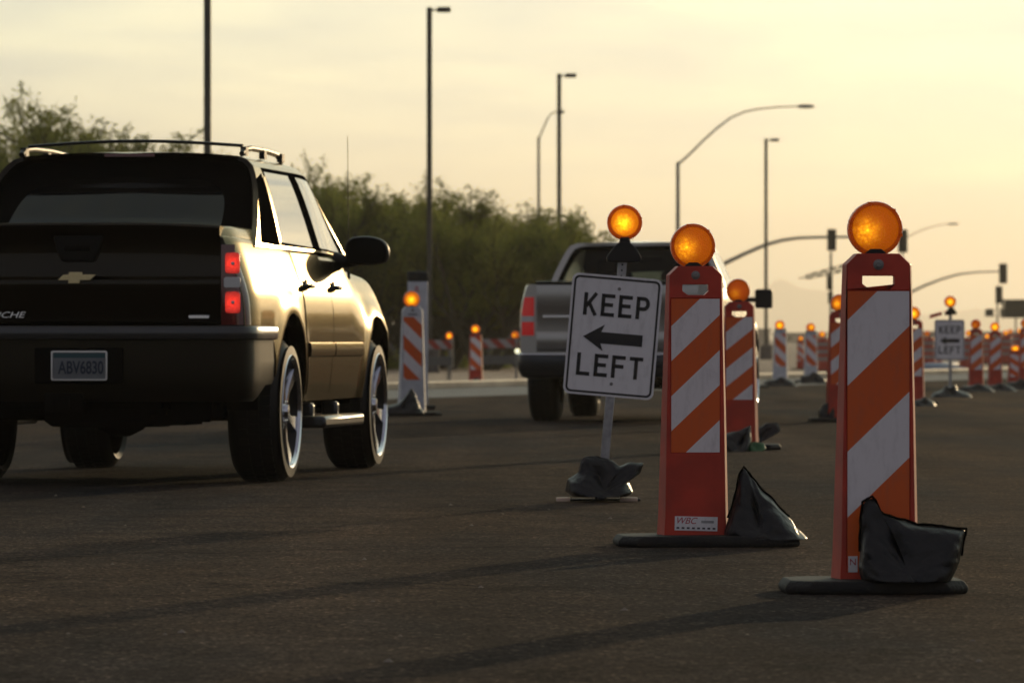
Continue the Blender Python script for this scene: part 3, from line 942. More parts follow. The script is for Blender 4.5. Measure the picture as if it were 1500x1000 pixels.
def make_sign(label, loc, tilt, lit=True):
    root = thing('keep_left_sign', label, 'road sign', loc, group='keep left signs on weighted stands')
    W_, H_ = 0.457, 0.610
    tz = R(tilt)
    RM = Matrix.Rotation(tz, 4, 'Y')
    zc = 0.838
    def at(x, z):
        p = RM @ Vector((x, 0, z)); return (p.x, 0, p.z)
    # perforated square post
    b = MB()
    post_top = 1.29
    b.box((0, 0.02, post_top / 2 + 0.03), (0.044, 0.044, post_top - 0.06))
    for k in range(44):
        z = 0.10 + k * 0.029
        if 1.0 < z < post_top - 0.02:
            b.box((0, -0.0022, z), (0.008, 0.003, 0.009), 1)
    b.box((-0.019, -0.006, 0.30), (0.006, 0.010, 0.5)); b.box((0.019, -0.006, 0.30), (0.006, 0.010, 0.5))
    b.build('post', [M['galv'], M['matte_black']], root, rot=(0, tz, 0), bevel=0.003)
    px_, pz_ = at(-0.015, zc)[0], at(-0.015, zc)[2]
    b = MB(); b.prism(rrect(W_, H_, 0.035), -0.0125, -0.0095); pl = b.build('sign_panel', M['sign_white'], root, smooth=0, loc=(px_, 0, pz_), rot=(0, R(tilt - 0.3), 0))
    # border
    b = MB()
    o_, i_ = rrect(W_ - 0.022, H_ - 0.022, 0.027), rrect(W_ - 0.042, H_ - 0.042, 0.019)
    n = len(o_)
    for k in range(n):
        b.prism([o_[k], o_[(k + 1) % n], i_[(k + 1) % n], i_[k]], -0.0145, -0.0122)
    b.build('border', M['sign_black'], pl, smooth=0)
    b = MB()
    lw, lh, stt, gap = 0.068, 0.113, 0.0185, 0.0205
    x = -(4 * lw + 3 * gap) / 2 + 0.006
    for ch in 'KEEP':
        letter(b, ch, x, 0.097, lw, lh, stt, -0.0148, -0.0122); x += lw + gap
    b.build('lettering', M['sign_black'], pl, smooth=0)
    b = MB()
    x = -(4 * lw + 3 * gap) / 2 - 0.004
    for ch in 'LEFT':
        letter(b, ch, x, -0.208, lw, lh, stt, -0.0148, -0.0122); x += lw + gap
    b.build('lettering', M['sign_black'], pl, smooth=0)
    b = MB()
    b.prism([(-0.150, -0.012), (-0.045, 0.055), (-0.060, 0.017), (0.150, 0.017), (0.150, -0.041), (-0.060, -0.041), (-0.045, -0.079)], -0.0148, -0.0122)
    b.build('arrow', M['sign_black'], pl, smooth=0)
    for z in (0.24, -0.24):
        b = MB()
        b.lathe([(0.0002, -0.018), (0.006, -0.018), (0.009, -0.012)], c=(0.012, 0, z), axis='y', n=10)
        b.build('bolt', M['steel'], pl)
    # battery housing and light
    tx, _, tzp = at(0, post_top)
    b = MB()
    b.prism([(-0.085, -0.055), (0.085, -0.055), (0.088, -0.030), (0.060, 0.018), (0.022, 0.048), (-0.022, 0.048), (-0.055, 0.018), (-0.088, -0.030)], -0.04, 0.05)
    b.build('battery_case', M['black'], root, loc=(tx, 0, tzp - 0.02), bevel=0.006)
    lt = bpy.data.objects.new('warning_light', None); col.objects.link(lt); lt.parent = root; lt.location = (tx + 0.004, 0, tzp)
    r = 0.089
    b = MB()
    b.lathe([(r, -0.018), (r, 0.018), (r * 0.97, 0.030), (r * 0.80, 0.034), (r * 0.78, 0.026)], axis='y', n=40)
    b.lathe([(r, -0.018), (r * 0.97, -0.030), (r * 0.80, -0.034), (r * 0.78, -0.026)], axis='y', n=40)
    for k in (0.08, 0.52, 0.92, 1.3, 1.7):
        a = k * math.pi
        b.box((r * 0.945 * math.cos(a), -0.022, r * 0.945 * math.sin(a)), (0.010, 0.030, 0.010))
    b.build('lens_rim', M['amber_ring'], lt, loc=(0, 0, 0.125))
    prof = [(r * 0.79, -0.026), (r * 0.6, -0.034), (r * 0.4, -0.039), (r * 0.2, -0.0425), (0.0005, -0.0435)]
    b = MB(); b.lathe(prof, axis='y', n=40); b.build('lens', M['amber_lit'] if lit else M['amber_dim'], lt, loc=(0, 0, 0.125))
    b = MB(); b.lathe([(a, -c) for a, c in prof], axis='y', n=40); b.build('rear_lens', M['amber_ring'], lt, loc=(0, 0, 0.125))
    b = MB(); b.prism([(-0.03, 0.02), (0.03, 0.02), (0.022, 0.05), (-0.022, 0.05)], -0.036, 0.036); b.build('light_bracket', M['black'], lt, bevel=0.004)
    # folding stand
    b = MB()
    b.box((0, 0, 0.012), (0.40, 0.035, 0.012)); b.box((0, 0, 0.026), (0.035, 0.5, 0.012)); b.box((0, 0.02, 0.06), (0.06, 0.06, 0.10))
    b.box((-0.19, -0.02, 0.014), (0.07, 0.06, 0.02), 1); b.box((0.14, -0.02, 0.014), (0.09, 0.06, 0.02), 1)
    b.build('stand', [M['black'], M['foot']], root, bevel=0.003)
    return root


gs = G(880, 735)
sg1 = make_sign('white keep left sign leaning right, in front of the silver pickup', gs, 5.2)
sg2 = dup(sg1, 'distant upright white keep left sign at right, with red flags on its post', G(1392, 579), 0)
sg2.scale = (0.97, 0.97, 0.97)
sg2.rotation_euler = (0, R(-5), R(4))
b = MB()
b.prism([(0.02, 1.27), (0.20, 1.32), (0.13, 1.26), (0.17, 1.23), (0.02, 1.24)], -0.01, -0.004)
b.prism([(-0.02, 1.27), (-0.20, 1.24), (-0.22, 1.18), (-0.02, 1.22)], -0.01, -0.004)
b.build('flag', M['flag'], sg2, smooth=0)

# ------------------------------------------------------------------ sandbags
def bo(pts, s):
    return [(x / s, z / s) for x, z in pts]


make_bag('sandbag', 'squarish black sandbag leaning on the closest orange panel',
         bo([(0, 0), (128, 0), (140, 30), (146, 72), (112, 76), (80, 80), (48, 90), (26, 98), (14, 118), (2, 112), (-3, 60), (-5, 20)], s1),
         0.24, G(1260, 868) + Vector((0, -0.14, 0)), seed=4, up=0.045, hem=True)
make_bag('sandbag', 'black sandbag pinched to a peak beside the stickered orange panel',
         bo([(0, 0), (118, 0), (100, 20), (82, 40), (60, 62), (42, 80), (30, 97), (25, 103), (20, 94), (12, 62), (4, 32), (-4, 10)], s2),
         0.27, G(1064, 800) + Vector((0, -0.06, 0)), seed=7, up=0.03, hem=True)
make_bag('sandbag', 'lumpy black sandbag heaped on the leaning sign stand',
         bo([(4, 0), (84, 0), (92, 6), (84, 22), (100, 32), (106, 48), (86, 50), (72, 44), (62, 52), (40, 58), (22, 58), (16, 52), (12, 34), (-4, 24), (-6, 8)], 290),
         0.30, G(835, 735) + Vector((0, -0.10, 0)), seed=11, up=0.03)
make_bag('sandbag', 'dark sandbag against the orange panel beside a green bottle',
         bo([(0, 0), (34, 0), (38, 14), (37, 38), (31, 35), (20, 30), (2, 26), (-6, 10)], 197), 0.26, G(1062, 661), seed=15, up=0.0)
make_bag('sandbag', 'black sandbag tail sticking out right of the green bottle',
         bo([(0, 2), (20, 6), (46, 14), (52, 20), (46, 30), (30, 30), (12, 18), (-4, 12)], 197), 0.16, G(1093, 655), seed=18, up=0.03)
o = make_bag('green_bottle', 'crushed green bottle lying below the orange panel',
             bo([(0, 0), (22, 0), (26, 4), (22, 12), (10, 14), (0, 12)], 197), 0.12, G(1096, 661), seed=19, m=M['green'], cat='bottle', group=None, wr=0.006)
make_bag('sandbag', 'pointed black sandbag leaning on the large white striped panel',
         bo([(-4, 0), (36, 0), (30, 8), (22, 27), (17, 36), (8, 24), (-2, 14), (-28, 8), (-30, 0)], 137), 0.26, G(586, 610) + Vector((0, -0.25, 0)), seed=23, up=0.04)
make_bag('sandbag', 'black sandbag at the foot of the panel hidden behind the closest panel',
         bo([(0, 0), (24, 0), (24, 26), (14, 26), (6, 22), (0, 14)], 148), 0.28, G(1199, 618), seed=25, up=0.02)
bag_small = make_bag('sandbag', 'black bag spread wide under the first white panel right of the pickup',
                     bo([(0, 0), (46, 0), (40, 6), (28, 12), (22, 14), (14, 10), (2, 9)], 81), 0.30, G(1121, 566), seed=27, up=0.0)
for px, yb, rz, sc_, lb in ((1172, 562, 8, (0.95, 1, 1.3), 'black bag under the second white panel right of the pickup'),
                            (681, 566, 0, (0.72, 1, 0.9), 'black bag under the panel in front of the barricades'),
                            (1408, 574, 5, (0.95, 1, 0.8), 'black bag under the panel just right of the far sign'),
                            (1440, 573, -4, (0.95, 1, 0.8), 'black bag under the second panel right of the far sign'),
                            (1474, 571, 6, (0.9, 1, 1.1), 'black bag under the short orange panel at right'),
                            (1338, 595, 2, (0.5, 1, 0.7), 'black bag right of the closest panel, on a far base')):
    k = bag_small.copy(); col.objects.link(k); k.location = G(px, yb); k.rotation_euler = (0, 0, R(rz)); k.scale = sc_; k['label'] = lb
k = make_bag('sandbag', 'black bags heaped over the stand of the far keep left sign',
             bo([(0, 0), (58, 0), (52, 6), (38, 10), (34, 18), (26, 14), (22, 18), (16, 10), (4, 6)], 98), 0.4, G(1363, 582), seed=31)

# ------------------------------------------------------------------ trucks
def make_wheel(name, parent, x, y, side, r=0.405, w=0.285, rim=0.318, spokes=6):
    """axle along x; side=+1 outer face to +x"""
    e = bpy.data.objects.new(name, None); col.objects.link(e); e.parent = parent; e.location = (x, y, r)
    s = side
    b = MB()
    prof = [(rim, 0.0), (rim + 0.012, 0.018), (rim + 0.06, 0.014), (r - 0.035, -0.004), (r - 0.008, -0.03), (r, -0.055),
            (r, -w + 0.055), (r - 0.008, -w + 0.03), (r - 0.035, -w + 0.006), (rim + 0.03, -w - 0.01), (rim, -w + 0.01)]
    b.lathe([(a, s * (c - 0.012)) for a, c in prof], axis='x', n=64)
    # tread blocks
    for row in range(3):
        xx = -w * (0.27 + 0.23 * row)
        for k in range(44):
            a = 2 * math.pi * (k + 0.5 * (row % 2)) / 44
            rot = Matrix.Rotation(a, 3, 'X')
            c = rot @ Vector((0, 0, r + 0.001)); c.x = s * xx
            b.box(c, (w * 0.19, 0.042, 0.008), 0, rot)
    b.build('tyre', M['tyre'], e)
    b = MB()
    # polished lip and barrel
    b.lathe([(rim + 0.012, s * 0.004), (rim + 0.006, s * 0.010), (rim - 0.006, s * 0.004), (rim - 0.014, s * -0.012)], axis='x', n=64)
    for k in range(spokes):
        a = 2 * math.pi * k / spokes + 0.26
        rot = Matrix.Rotation(a, 3, 'X')
        rr0, rr1 = 0.045, rim - 0.018
        wd0, wd1 = 0.034, 0.075
        vs = []
        for rr, wd, xo in ((rr0, wd0, -0.030), ((rr0 + rr1) / 2, 0.026, -0.030), (rr1, wd1 * 0.8, -0.012)):
            for q in ((-wd, -0.03), (-wd * 0.75, 0), (wd * 0.75, 0), (wd, -0.03)):
                vs.append(rot @ Vector((s * (xo + q[1]), q[0], rr)))
        b.grid([vs[0:4], vs[4:8], vs[8:12]])
    b.lathe([(0.085, s * -0.07), (0.08, s * -0.040), (0.045, s * -0.03), (0.040, s * -0.012), (0.0005, s * -0.010)], axis='x', n=28)
    for k in range(6):
        a = 2 * math.pi * k / 6
        c = (s * -0.03, 0.062 * math.cos(a), 0.062 * math.sin(a))
        b.lathe([(0.010, s * -0.015), (0.009, s * 0.004), (0.0005, s * 0.006)], c=c, axis='x', n=8)
    b.build('rim', M['rim_chrome'], e)
    b = MB()
    b.lathe([(rim - 0.014, s * -0.013), (rim - 0.034, s * -0.07), (rim - 0.045, s * -0.13), (0.17, s * -0.12), (0.16, s * -0.10), (0.0005, s * -0.10)], axis='x', n=40)
    b.build('brake_disc', M['dark_wheel'], e)
    return e


class Truck:
    def __init__(s, t, paint, q):
        s.t, s.paint, s.q = t, paint, q

    # half width of the body side
    def W(s, y, z):
        q = s.q
        a = interp(q['profA'], z)
        b = interp(q['profB'], z)
        w = lerp(a, b, smooth01((y - q['blend0']) / (q['blend1'] - q['blend0'])))
        if y < -0.95:
            w -= 0.055 * (min(1, (-0.95 - y) / 0.32)) ** 2.4
        if y > q['wb'] + 0.25:
            w -= 0.16 * ((y - q['wb'] - 0.25) / 0.75) ** 2
        for c in (0, q['wb']):
            d = math.hypot(y - c, z - 0.42)
            w += 0.020 * math.exp(-((d - q['arch'] - 0.02) / 0.09) ** 2)
        return w

    def top(s, y):
        return interp(s.q['top'], y)

    def bottom(s, y):
        z = interp(s.q['sill'], y)
        for c in (0, s.q['wb']):
            d = abs(y - c)
            if d < s.q['arch']:
                z = max(z, 0.42 + math.sqrt(s.q['arch'] ** 2 - d * d) * 0.99)
        return z

    def body(s):
        q = s.q
        y0, y1 = q['rear'], q['front']
        ys = set()
        n = int((y1 - y0) / 0.045)
        for i in range(n + 1):
            ys.add(round(lerp(y0, y1, i / n), 4))
        for c in (0, q['wb']):
            for k in range(25):
                ys.add(round(c + q['arch'] * math.cos(math.pi * k / 24), 4))
        ys = sorted(y for y in ys if y0 <= y <= y1)
        b = MB()
        NS = 22
        for sg in (1, -1):
            rows = []
            for y in ys:
                zb, zt = s.bottom(y), s.top(y)
                row = [(sg * (s.W(y, zb) - 0.10), y, zb + 0.004), (sg * (s.W(y, zb) - 0.012), y, zb)]
                for k in range(NS + 1):
                    z = lerp(zb + 0.008, zt, k / NS)
                    row.append((sg * s.W(y, z), y, z))
                w = s.W(y, zt)
                dk = interp(q['deck'], y)
                cr = interp(q['crown'], y)
                row += [(sg * (w - 0.015), y, zt + 0.012), (sg * (w - 0.05), y, zt + 0.018), (sg * (w - 0.12), y, zt + 0.016 + cr * 0.2),
                        (sg * (w - 0.14), y, dk + cr * 0.25), (sg * w * 0.5, y, dk + cr * 0.8), (0, y, dk + cr)]
                rows.append(row)
            b.grid(rows)
            # end caps
            for r in (rows[0], rows[-1]):
                b.grid([[p for p in r], [(0, r[0][1], p[2]) for p in r]])
        s.body_o = b.build('body', s.paint, s.t, smooth=38)
        # wheel wells and underbody
        for c in (0, q['wb']):
            for sg in (1, -1):
                b = MB()
                rows = []
                for k in range(21):
                    a = math.pi * k / 20
                    rr = q['arch'] + 0.01
                    rows.append([(sg * 0.90, c + rr * math.cos(a), 0.42 + rr * math.sin(a)), (sg * 0.50, c + rr * math.cos(a), 0.42 + rr * math.sin(a))])
                b.grid(rows)
                b.add([(sg * 0.5, c + (q['arch'] + 0.01) * math.cos(math.pi * k / 20), 0.42 + (q['arch'] + 0.01) * math.sin(math.pi * k / 20)) for k in range(21)], [tuple(range(21))])
                b.build('wheel_well', M['matte_black'], s.t, fix=False)
        b = MB()
        b.box((0, (y0 + y1) / 2 - 0.1, 0.60), (0.98, y1 - y0 - 0.5, 0.34))
        b.box((0, q['wb'] / 2, 0.50), (1.5, q['wb'] - 2 * q['arch'] - 0.05, 0.2))
        for sg in (1, -1):
            b.box((sg * 0.42, (y0 + y1) / 2, 0.47), (0.09, y1 - y0 - 0.35, 0.14))
        b.tube([(-0.78, 0, 0.40), (0.78, 0, 0.40)], 0.05, 12)
        b.lathe([(0.001, -0.14), (0.1, -0.13), (0.14, -0.05), (0.14, 0.05), (0.1, 0.13), (0.001, 0.14)], c=(0.0, 0, 0.40), axis='x', n=20)
        b.lathe([(0.001, 0.33), (0.33, 0.33), (0.37, 0.36), (0.37, 0.50), (0.33, 0.54), (0.001, 0.54)], c=(0.10, -0.80, 0.0), axis='z', n=36)
        b.box((0.42, -0.75, 0.40), (0.30, 0.5, 0.12))
        b.tube([(0.62, 0.4, 0.47), (0.66, -0.4, 0.44), (0.76, -0.95, 0.42), (0.78, -1.12, 0.41)], 0.035, 12)
        b.box((0.0, q['wb'], 0.40), (1.3, 0.12, 0.10))
        b.build('underbody', M['matte_black'], s.t)

    def door(s, yr, yf, z0, name='door'):
        q = s.q
        b = MB()
        for sg in (1, -1):
            pass
        out = []
        for sg in (1, -1):
            b = MB()
            rows = []
            N = 16
            for k in range(N + 1):
                zt = s.top((yr + yf) / 2) - 0.004
                z = lerp(z0, zt, k / N)
                a, c = yr, yf
                for cc in (0, q['wb']):
                    dz = z - 0.42
                    if abs(dz) < q['arch'] + 0.05:
                        ext = math.sqrt((q['arch'] + 0.05) ** 2 - dz * dz)
                        if cc == 0:
                            a = max(a, ext)
                        else:
                            c = min(c, cc - ext)
                row = []
                for j in range(17):
                    y = lerp(a, c, j / 16)
                    off = 0.005
                    row.append((sg * (s.W(y, z) + off), y, z))
                row = [(sg * (s.W(a, z) - 0.003), a - 0.001, z)] + row + [(sg * (s.W(c, z) - 0.003), c + 0.001, z)]
                rows.append(row)
            r0 = [(p[0] - sg * 0.008, p[1], p[2] - 0.001) for p in rows[0]]
            rows = [r0] + rows
            b.grid(rows)
            out.append(b.build(name, s.paint, s.t, smooth=40))
        return out

    def patch(s, corners, fn, off, n=10, m=None, name='window', parent=None, both=True, rnd=0.0):
        """corners (y,z): rear-bottom, front-bottom, front-top, rear-top on surface fn(y,z)->x"""
        for sg in ((1, -1) if both else (1,)):
            b = MB(); rows = []
            for i in range(n + 1):
                v = i / n
                row = []
                for j in range(n + 1):
                    u = j / n
                    a = Vector(corners[0]).lerp(Vector(corners[1]), u)
                    c = Vector(corners[3]).lerp(Vector(corners[2]), u)
                    p = a.lerp(c, v)
                    edge = min(u, 1 - u, v, 1 - v)
                    row.append((sg * (fn(p.x, p.y) + off), p.x, p.y))
                rows.append(row)
            b.grid(rows)
            b.build(name, m, parent or s.t, smooth=60)

    # cab surface
    def C(s, y, z):
        q = s.q
        w = interp(q['cab'], z)
        return w - 0.07 * smooth01((y - q['cab_n0']) / 1.1) ** 1.2

    def cab(s, hollow=False):
        q = s.q
        zs = [p[0] for p in q['cab']]
        zr = []
        for a, c in zip(zs, zs[1:]):
            zr += [lerp(a, c, k / 3) for k in range(3)]
        zr.append(zs[-1])
        NY = 20
        def yr(z): return interp(q['yr'], z)
        def yf(z): return interp(q['yf'], z)
        ztop = q['cab'][-1][0]
        rows_by = []
        for z in zr:
            row = []
            for j in range(NY + 1):
                y = lerp(yr(z), yf(z), j / NY)
                row.append((s.C(y, z), y, z))
            rows_by.append(row)
        # roof rows to the centre line
        xe = rows_by[-1]
        crown = q['roof_crown']
        for k in range(1, 6):
            f = 1 - k / 5
            row = []
            for j in range(NY + 1):
                e = xe[j]
                u = j / NY
                arch = -0.028 * (2 * u - 1) ** 2 * (1 - f)
                row.append((e[0] * f, e[1] + (0.05 if u > 0.5 else -0.02) * (2 * u - 1) ** 2 * (1 - f * f), e[2] + crown * (1 - f * f) + arch))
            rows_by.append(row)
        b = MB()
        for sg in (1, -1):
            b.grid([[(sg * p[0], p[1], p[2]) for p in r] for r in rows_by])
        cabo = b.build('cab', s.paint, s.t, smooth=50)
        s.roof_rows = rows_by
        # rear frame
        ring = [r[0] for r in rows_by]
        full = [(p[0], p[1], p[2]) for p in ring] + [(-p[0], p[1], p[2]) for p in ring[::-1][1:]]
        zb = zs[0]
        def sc_ring(kx, kz, dy, zo=0.0):
            return [(p[0] * kx, p[1] + dy, zb + zo + (p[2] - zb) * kz) for p in full]
        r1 = sc_ring(*q['ring1']); r2 = sc_ring(*q['ring2']); r3 = sc_ring(*q['glass'])
        if 'gshape' in q:
            hw, hz_, zz, dy = q['gshape']
            hn = len(ring)
            right = []
            for k in range(hn):
                th = math.pi / 2 * k / (hn - 1)
                x = hw * max(0.0, math.cos(th)) ** 0.38 if k < hn - 1 else 0.0
                z = zz + hz_ * math.sin(th) ** 0.38 if k else zz
                x *= 1 - 0.07 * (z - zz) / hz_
                right.append((x, yr(z) + dy, z))
            r3 = right + [(-p[0], p[1], p[2]) for p in right[::-1][1:]]
        b = MB(); b.grid([full, r1]); b.build('rear_frame', s.paint, cabo, smooth=40)
        b = MB(); b.grid([r1, r2, r3]); b.build('rear_surround', M['matte_black'] if not hollow else M['matte_black'], cabo, smooth=40)
        nn = len(full)
        # glass rows
        half = len(ring)
        rows = []
        for k in range(half):
            a, c = r3[k], r3[nn - 1 - k]
            rows.append([(lerp(a[0], c[0], j / 12), a[1] - 0.03 * math.sin(math.pi * j / 12) - 0.002, a[2]) for j in range(13)])
        b = MB(); b.grid(rows); b.build('rear_window', q['rear_glass'], cabo, smooth=70)
        # windshield
        rg = [r[-1] for r in rows_by]
        rows = []
        for p in rg:
            rows.append([(lerp(p[0], -p[0], j / 12), p[1] + 0.10 * math.sin(math.pi * j / 12), p[2] + 0.0) for j in range(13)])
        b = MB(); b.grid(rows); b.build('windshield', q['wind_glass'], cabo, smooth=70)
        return cabo


# ---- the dark truck
th1 = 7.4
t1 = thing('pickup_truck', 'black crew cab truck at left with roof rack and tall chrome wheels', 'pickup truck', (-2.262, 31.62, 0), -th1)
q1 = dict(
    wb=3.30, arch=0.55, rear=-1.25, front=4.18, blend0=2.2, blend1=3.1,
    profA=[(0.44, 0.950), (0.55, 0.972), (0.66, 0.984), (0.78, 0.992), (0.90, 0.996), (1.00, 0.992), (1.07, 0.982), (1.13, 0.966), (1.20, 0.942), (1.27, 0.917), (1.33, 0.895), (1.42, 0.860)],
    profB=[(0.44, 0.955), (0.60, 0.975), (0.75, 0.985), (0.87, 0.985), (0.96, 0.968), (1.04, 0.940), (1.12, 0.905), (1.19, 0.865), (1.25, 0.815), (1.42, 0.70)],
    top=[(-1.25, 1.385), (-0.4, 1.375), (0.5, 1.345), (2.2, 1.30), (2.9, 1.25), (3.6, 1.20), (4.0, 1.12), (4.18, 1.02)],
    sill=[(-1.25, 0.80), (-0.56, 0.80), (-0.5, 0.45), (2.8, 0.45), (3.9, 0.48), (4.18, 0.5)],
    deck=[(-1.25, 1.40), (2.6, 1.33), (3.0, 1.27), (3.6, 1.215), (4.0, 1.13), (4.18, 1.02)],
    crown=[(-1.25, 0.01), (2.4, 0.01), (2.7, 0.03), (3.8, 0.035), (4.18, 0.0)],
    cab=[(1.345, 0.900), (1.42, 0.880), (1.55, 0.842), (1.68, 0.800), (1.77, 0.766), (1.83, 0.735), (1.868, 0.695), (1.888, 0.64)],
    cab_n0=1.6, yr=[(1.345, -0.62), (1.50, -0.30), (1.70, 0.05), (1.83, 0.22), (1.888, 0.26)],
    yf=[(1.345, 3.02), (1.60, 2.60), (1.80, 2.22), (1.888, 2.0)], roof_crown=0.045,
    ring1=(0.962, 0.965, 0.005, 0.0), ring2=(0.93, 0.93, 0.10, 0.0), glass=(0.72, 0.76, 0.13, 0.0),
    rear_glass=M['glass1'], wind_glass=M['glass1'], gshape=(0.64, 0.40, 1.36, 0.13))
T1 = Truck(t1, M['paint1'], q1)
T1.body()
cab1 = T1.cab()
T1.door(0.52, 1.50, 0.50)
fd = T1.door(1.515, 2.72, 0.50)
# side glass
T1.patch([(-0.33, 1.395), (0.16, 1.385), (0.30, 1.74), (0.12, 1.70)], T1.C, 0.004, m=M['quarter_glass'], name='quarter_window', parent=cab1)
T1.patch([(0.28, 1.385), (1.42, 1.372), (1.36, 1.80), (0.46, 1.80)], T1.C, 0.004, m=M['side_glass'], name='side_window', parent=cab1)
T1.patch([(1.54, 1.372), (2.74, 1.365), (2.10, 1.79), (1.48, 1.80)], T1.C, 0.004, m=M['side_glass'], name='side_window', parent=cab1)
T1.patch([(-0.42, 1.372), (0.22, 1.362), (0.36, 1.79), (0.10, 1.75)], T1.C, 0.0015, m=M['matte_black'], name='window_seal', parent=cab1)
T1.patch([(0.24, 1.365), (2.95, 1.352), (2.16, 1.825), (0.44, 1.825)], T1.C, 0.0018, m=M['matte_black'], name='window_seal', parent=cab1)
# black pillars between the windows
T1.patch([(1.36, 1.372), (1.60, 1.372), (1.53, 1.80), (1.29, 1.80)], T1.C, 0.006, m=M['matte_black'], name='pillar_trim', parent=cab1)
T1.patch([(0.22, 1.385), (0.29, 1.385), (0.47, 1.78), (0.36, 1.76)], T1.C, 0.003, m=M['paint1'], name='pillar_trim', parent=cab1)
# tailgate
prof = [(0.895, -1.262), (0.93, -1.275), (1.06, -1.290), (1.125, -1.300), (1.150, -1.297), (1.170, -1.276), (1.20, -1.272), (1.34, -1.270),
        (1.40, -1.276), (1.425, -1.290), (1.455, -1.292), (1.468, -1.278), (1.470, -1.24), (1.46, -1.14), (1.40, -1.13)]
rows = []
for k in range(31):
    x = lerp(-0.815, 0.815, k / 30)
    sag = 0.020 * (abs(x) / 0.815) ** 3
    rows.append([(x, y + 0.006 * (abs(x) / 0.815) ** 4, z - sag * (1 if z > 1.35 else 0)) for z, y in prof])
b = MB(); b.grid(rows)
b.add(rows[0], [tuple(range(len(prof)))]); b.add(rows[-1], [tuple(range(len(prof)))])
tg = b.build('tailgate', M['paint1'], t1, smooth=30)
b = MB(); b.prism([(-0.125, 1.395), (0.16, 1.395), (0.135, 1.30), (0.11, 1.250), (-0.075, 1.250), (-0.10, 1.30)], -1.295, -1.262)
b.build('handle', M['handle_black'], tg, bevel=0.012)
b = MB(); b.box((0.017, -1.300, 1.325), (0.15, 0.016, 0.028)); b.build('latch', M['matte_black'], tg, bevel=0.006)
b = MB()
b.prism([(-0.095, -0.004), (-0.062, 0.030), (-0.030, 0.030), (-0.030, 0.044), (0.048, 0.044), (0.045, 0.030), (0.125, 0.030), (0.092, -0.004), (0.036, -0.004), (0.034, -0.022), (-0.036, -0.022), (-0.034, -0.004)], -1.316, -1.296)
b.build('bow_tie_emblem', M['gold'], tg, loc=(0.0, 0, 1.150), bevel=0.004)
tx = text_mesh('model_lettering', 'AVALANCHE', 0.047, M['chrome'], tg, (-0.29, -1.283, 0.955), extrude=0.002, shear=0.3, sx=1.5, align='RIGHT')
b = MB(); b.box((0.70, -1.292, 0.945), (0.115, 0.008, 0.018)); b.build('badge', M['chrome'], tg, bevel=0.002)
# bed corner caps
for sg in (1, -1):
    b = MB()
    rows = []
    for k in range(9):
        u = k / 8
        y = lerp(-1.26, -0.25, u)
        z = 1.452 - 0.012 * (1 - smooth01(u * 4))
        w = T1.W(y, 1.385)
        rows.append([(sg * (w + 0.001), y, 1.372), (sg * (w - 0.008), y, 1.392), (sg * (w - 0.030), y, z - 0.014), (sg * (w - 0.045), y, z), (sg * (w - 0.13), y, z + 0.005), (sg * (w - 0.15), y, 1.36)])
    b.grid(rows); b.add(rows[0], [(0, 1, 2, 3, 4, 5)]); b.add(rows[-1], [(0, 1, 2, 3, 4, 5)])
    b.build('bed_cap', M['paint1'], t1, smooth=50)
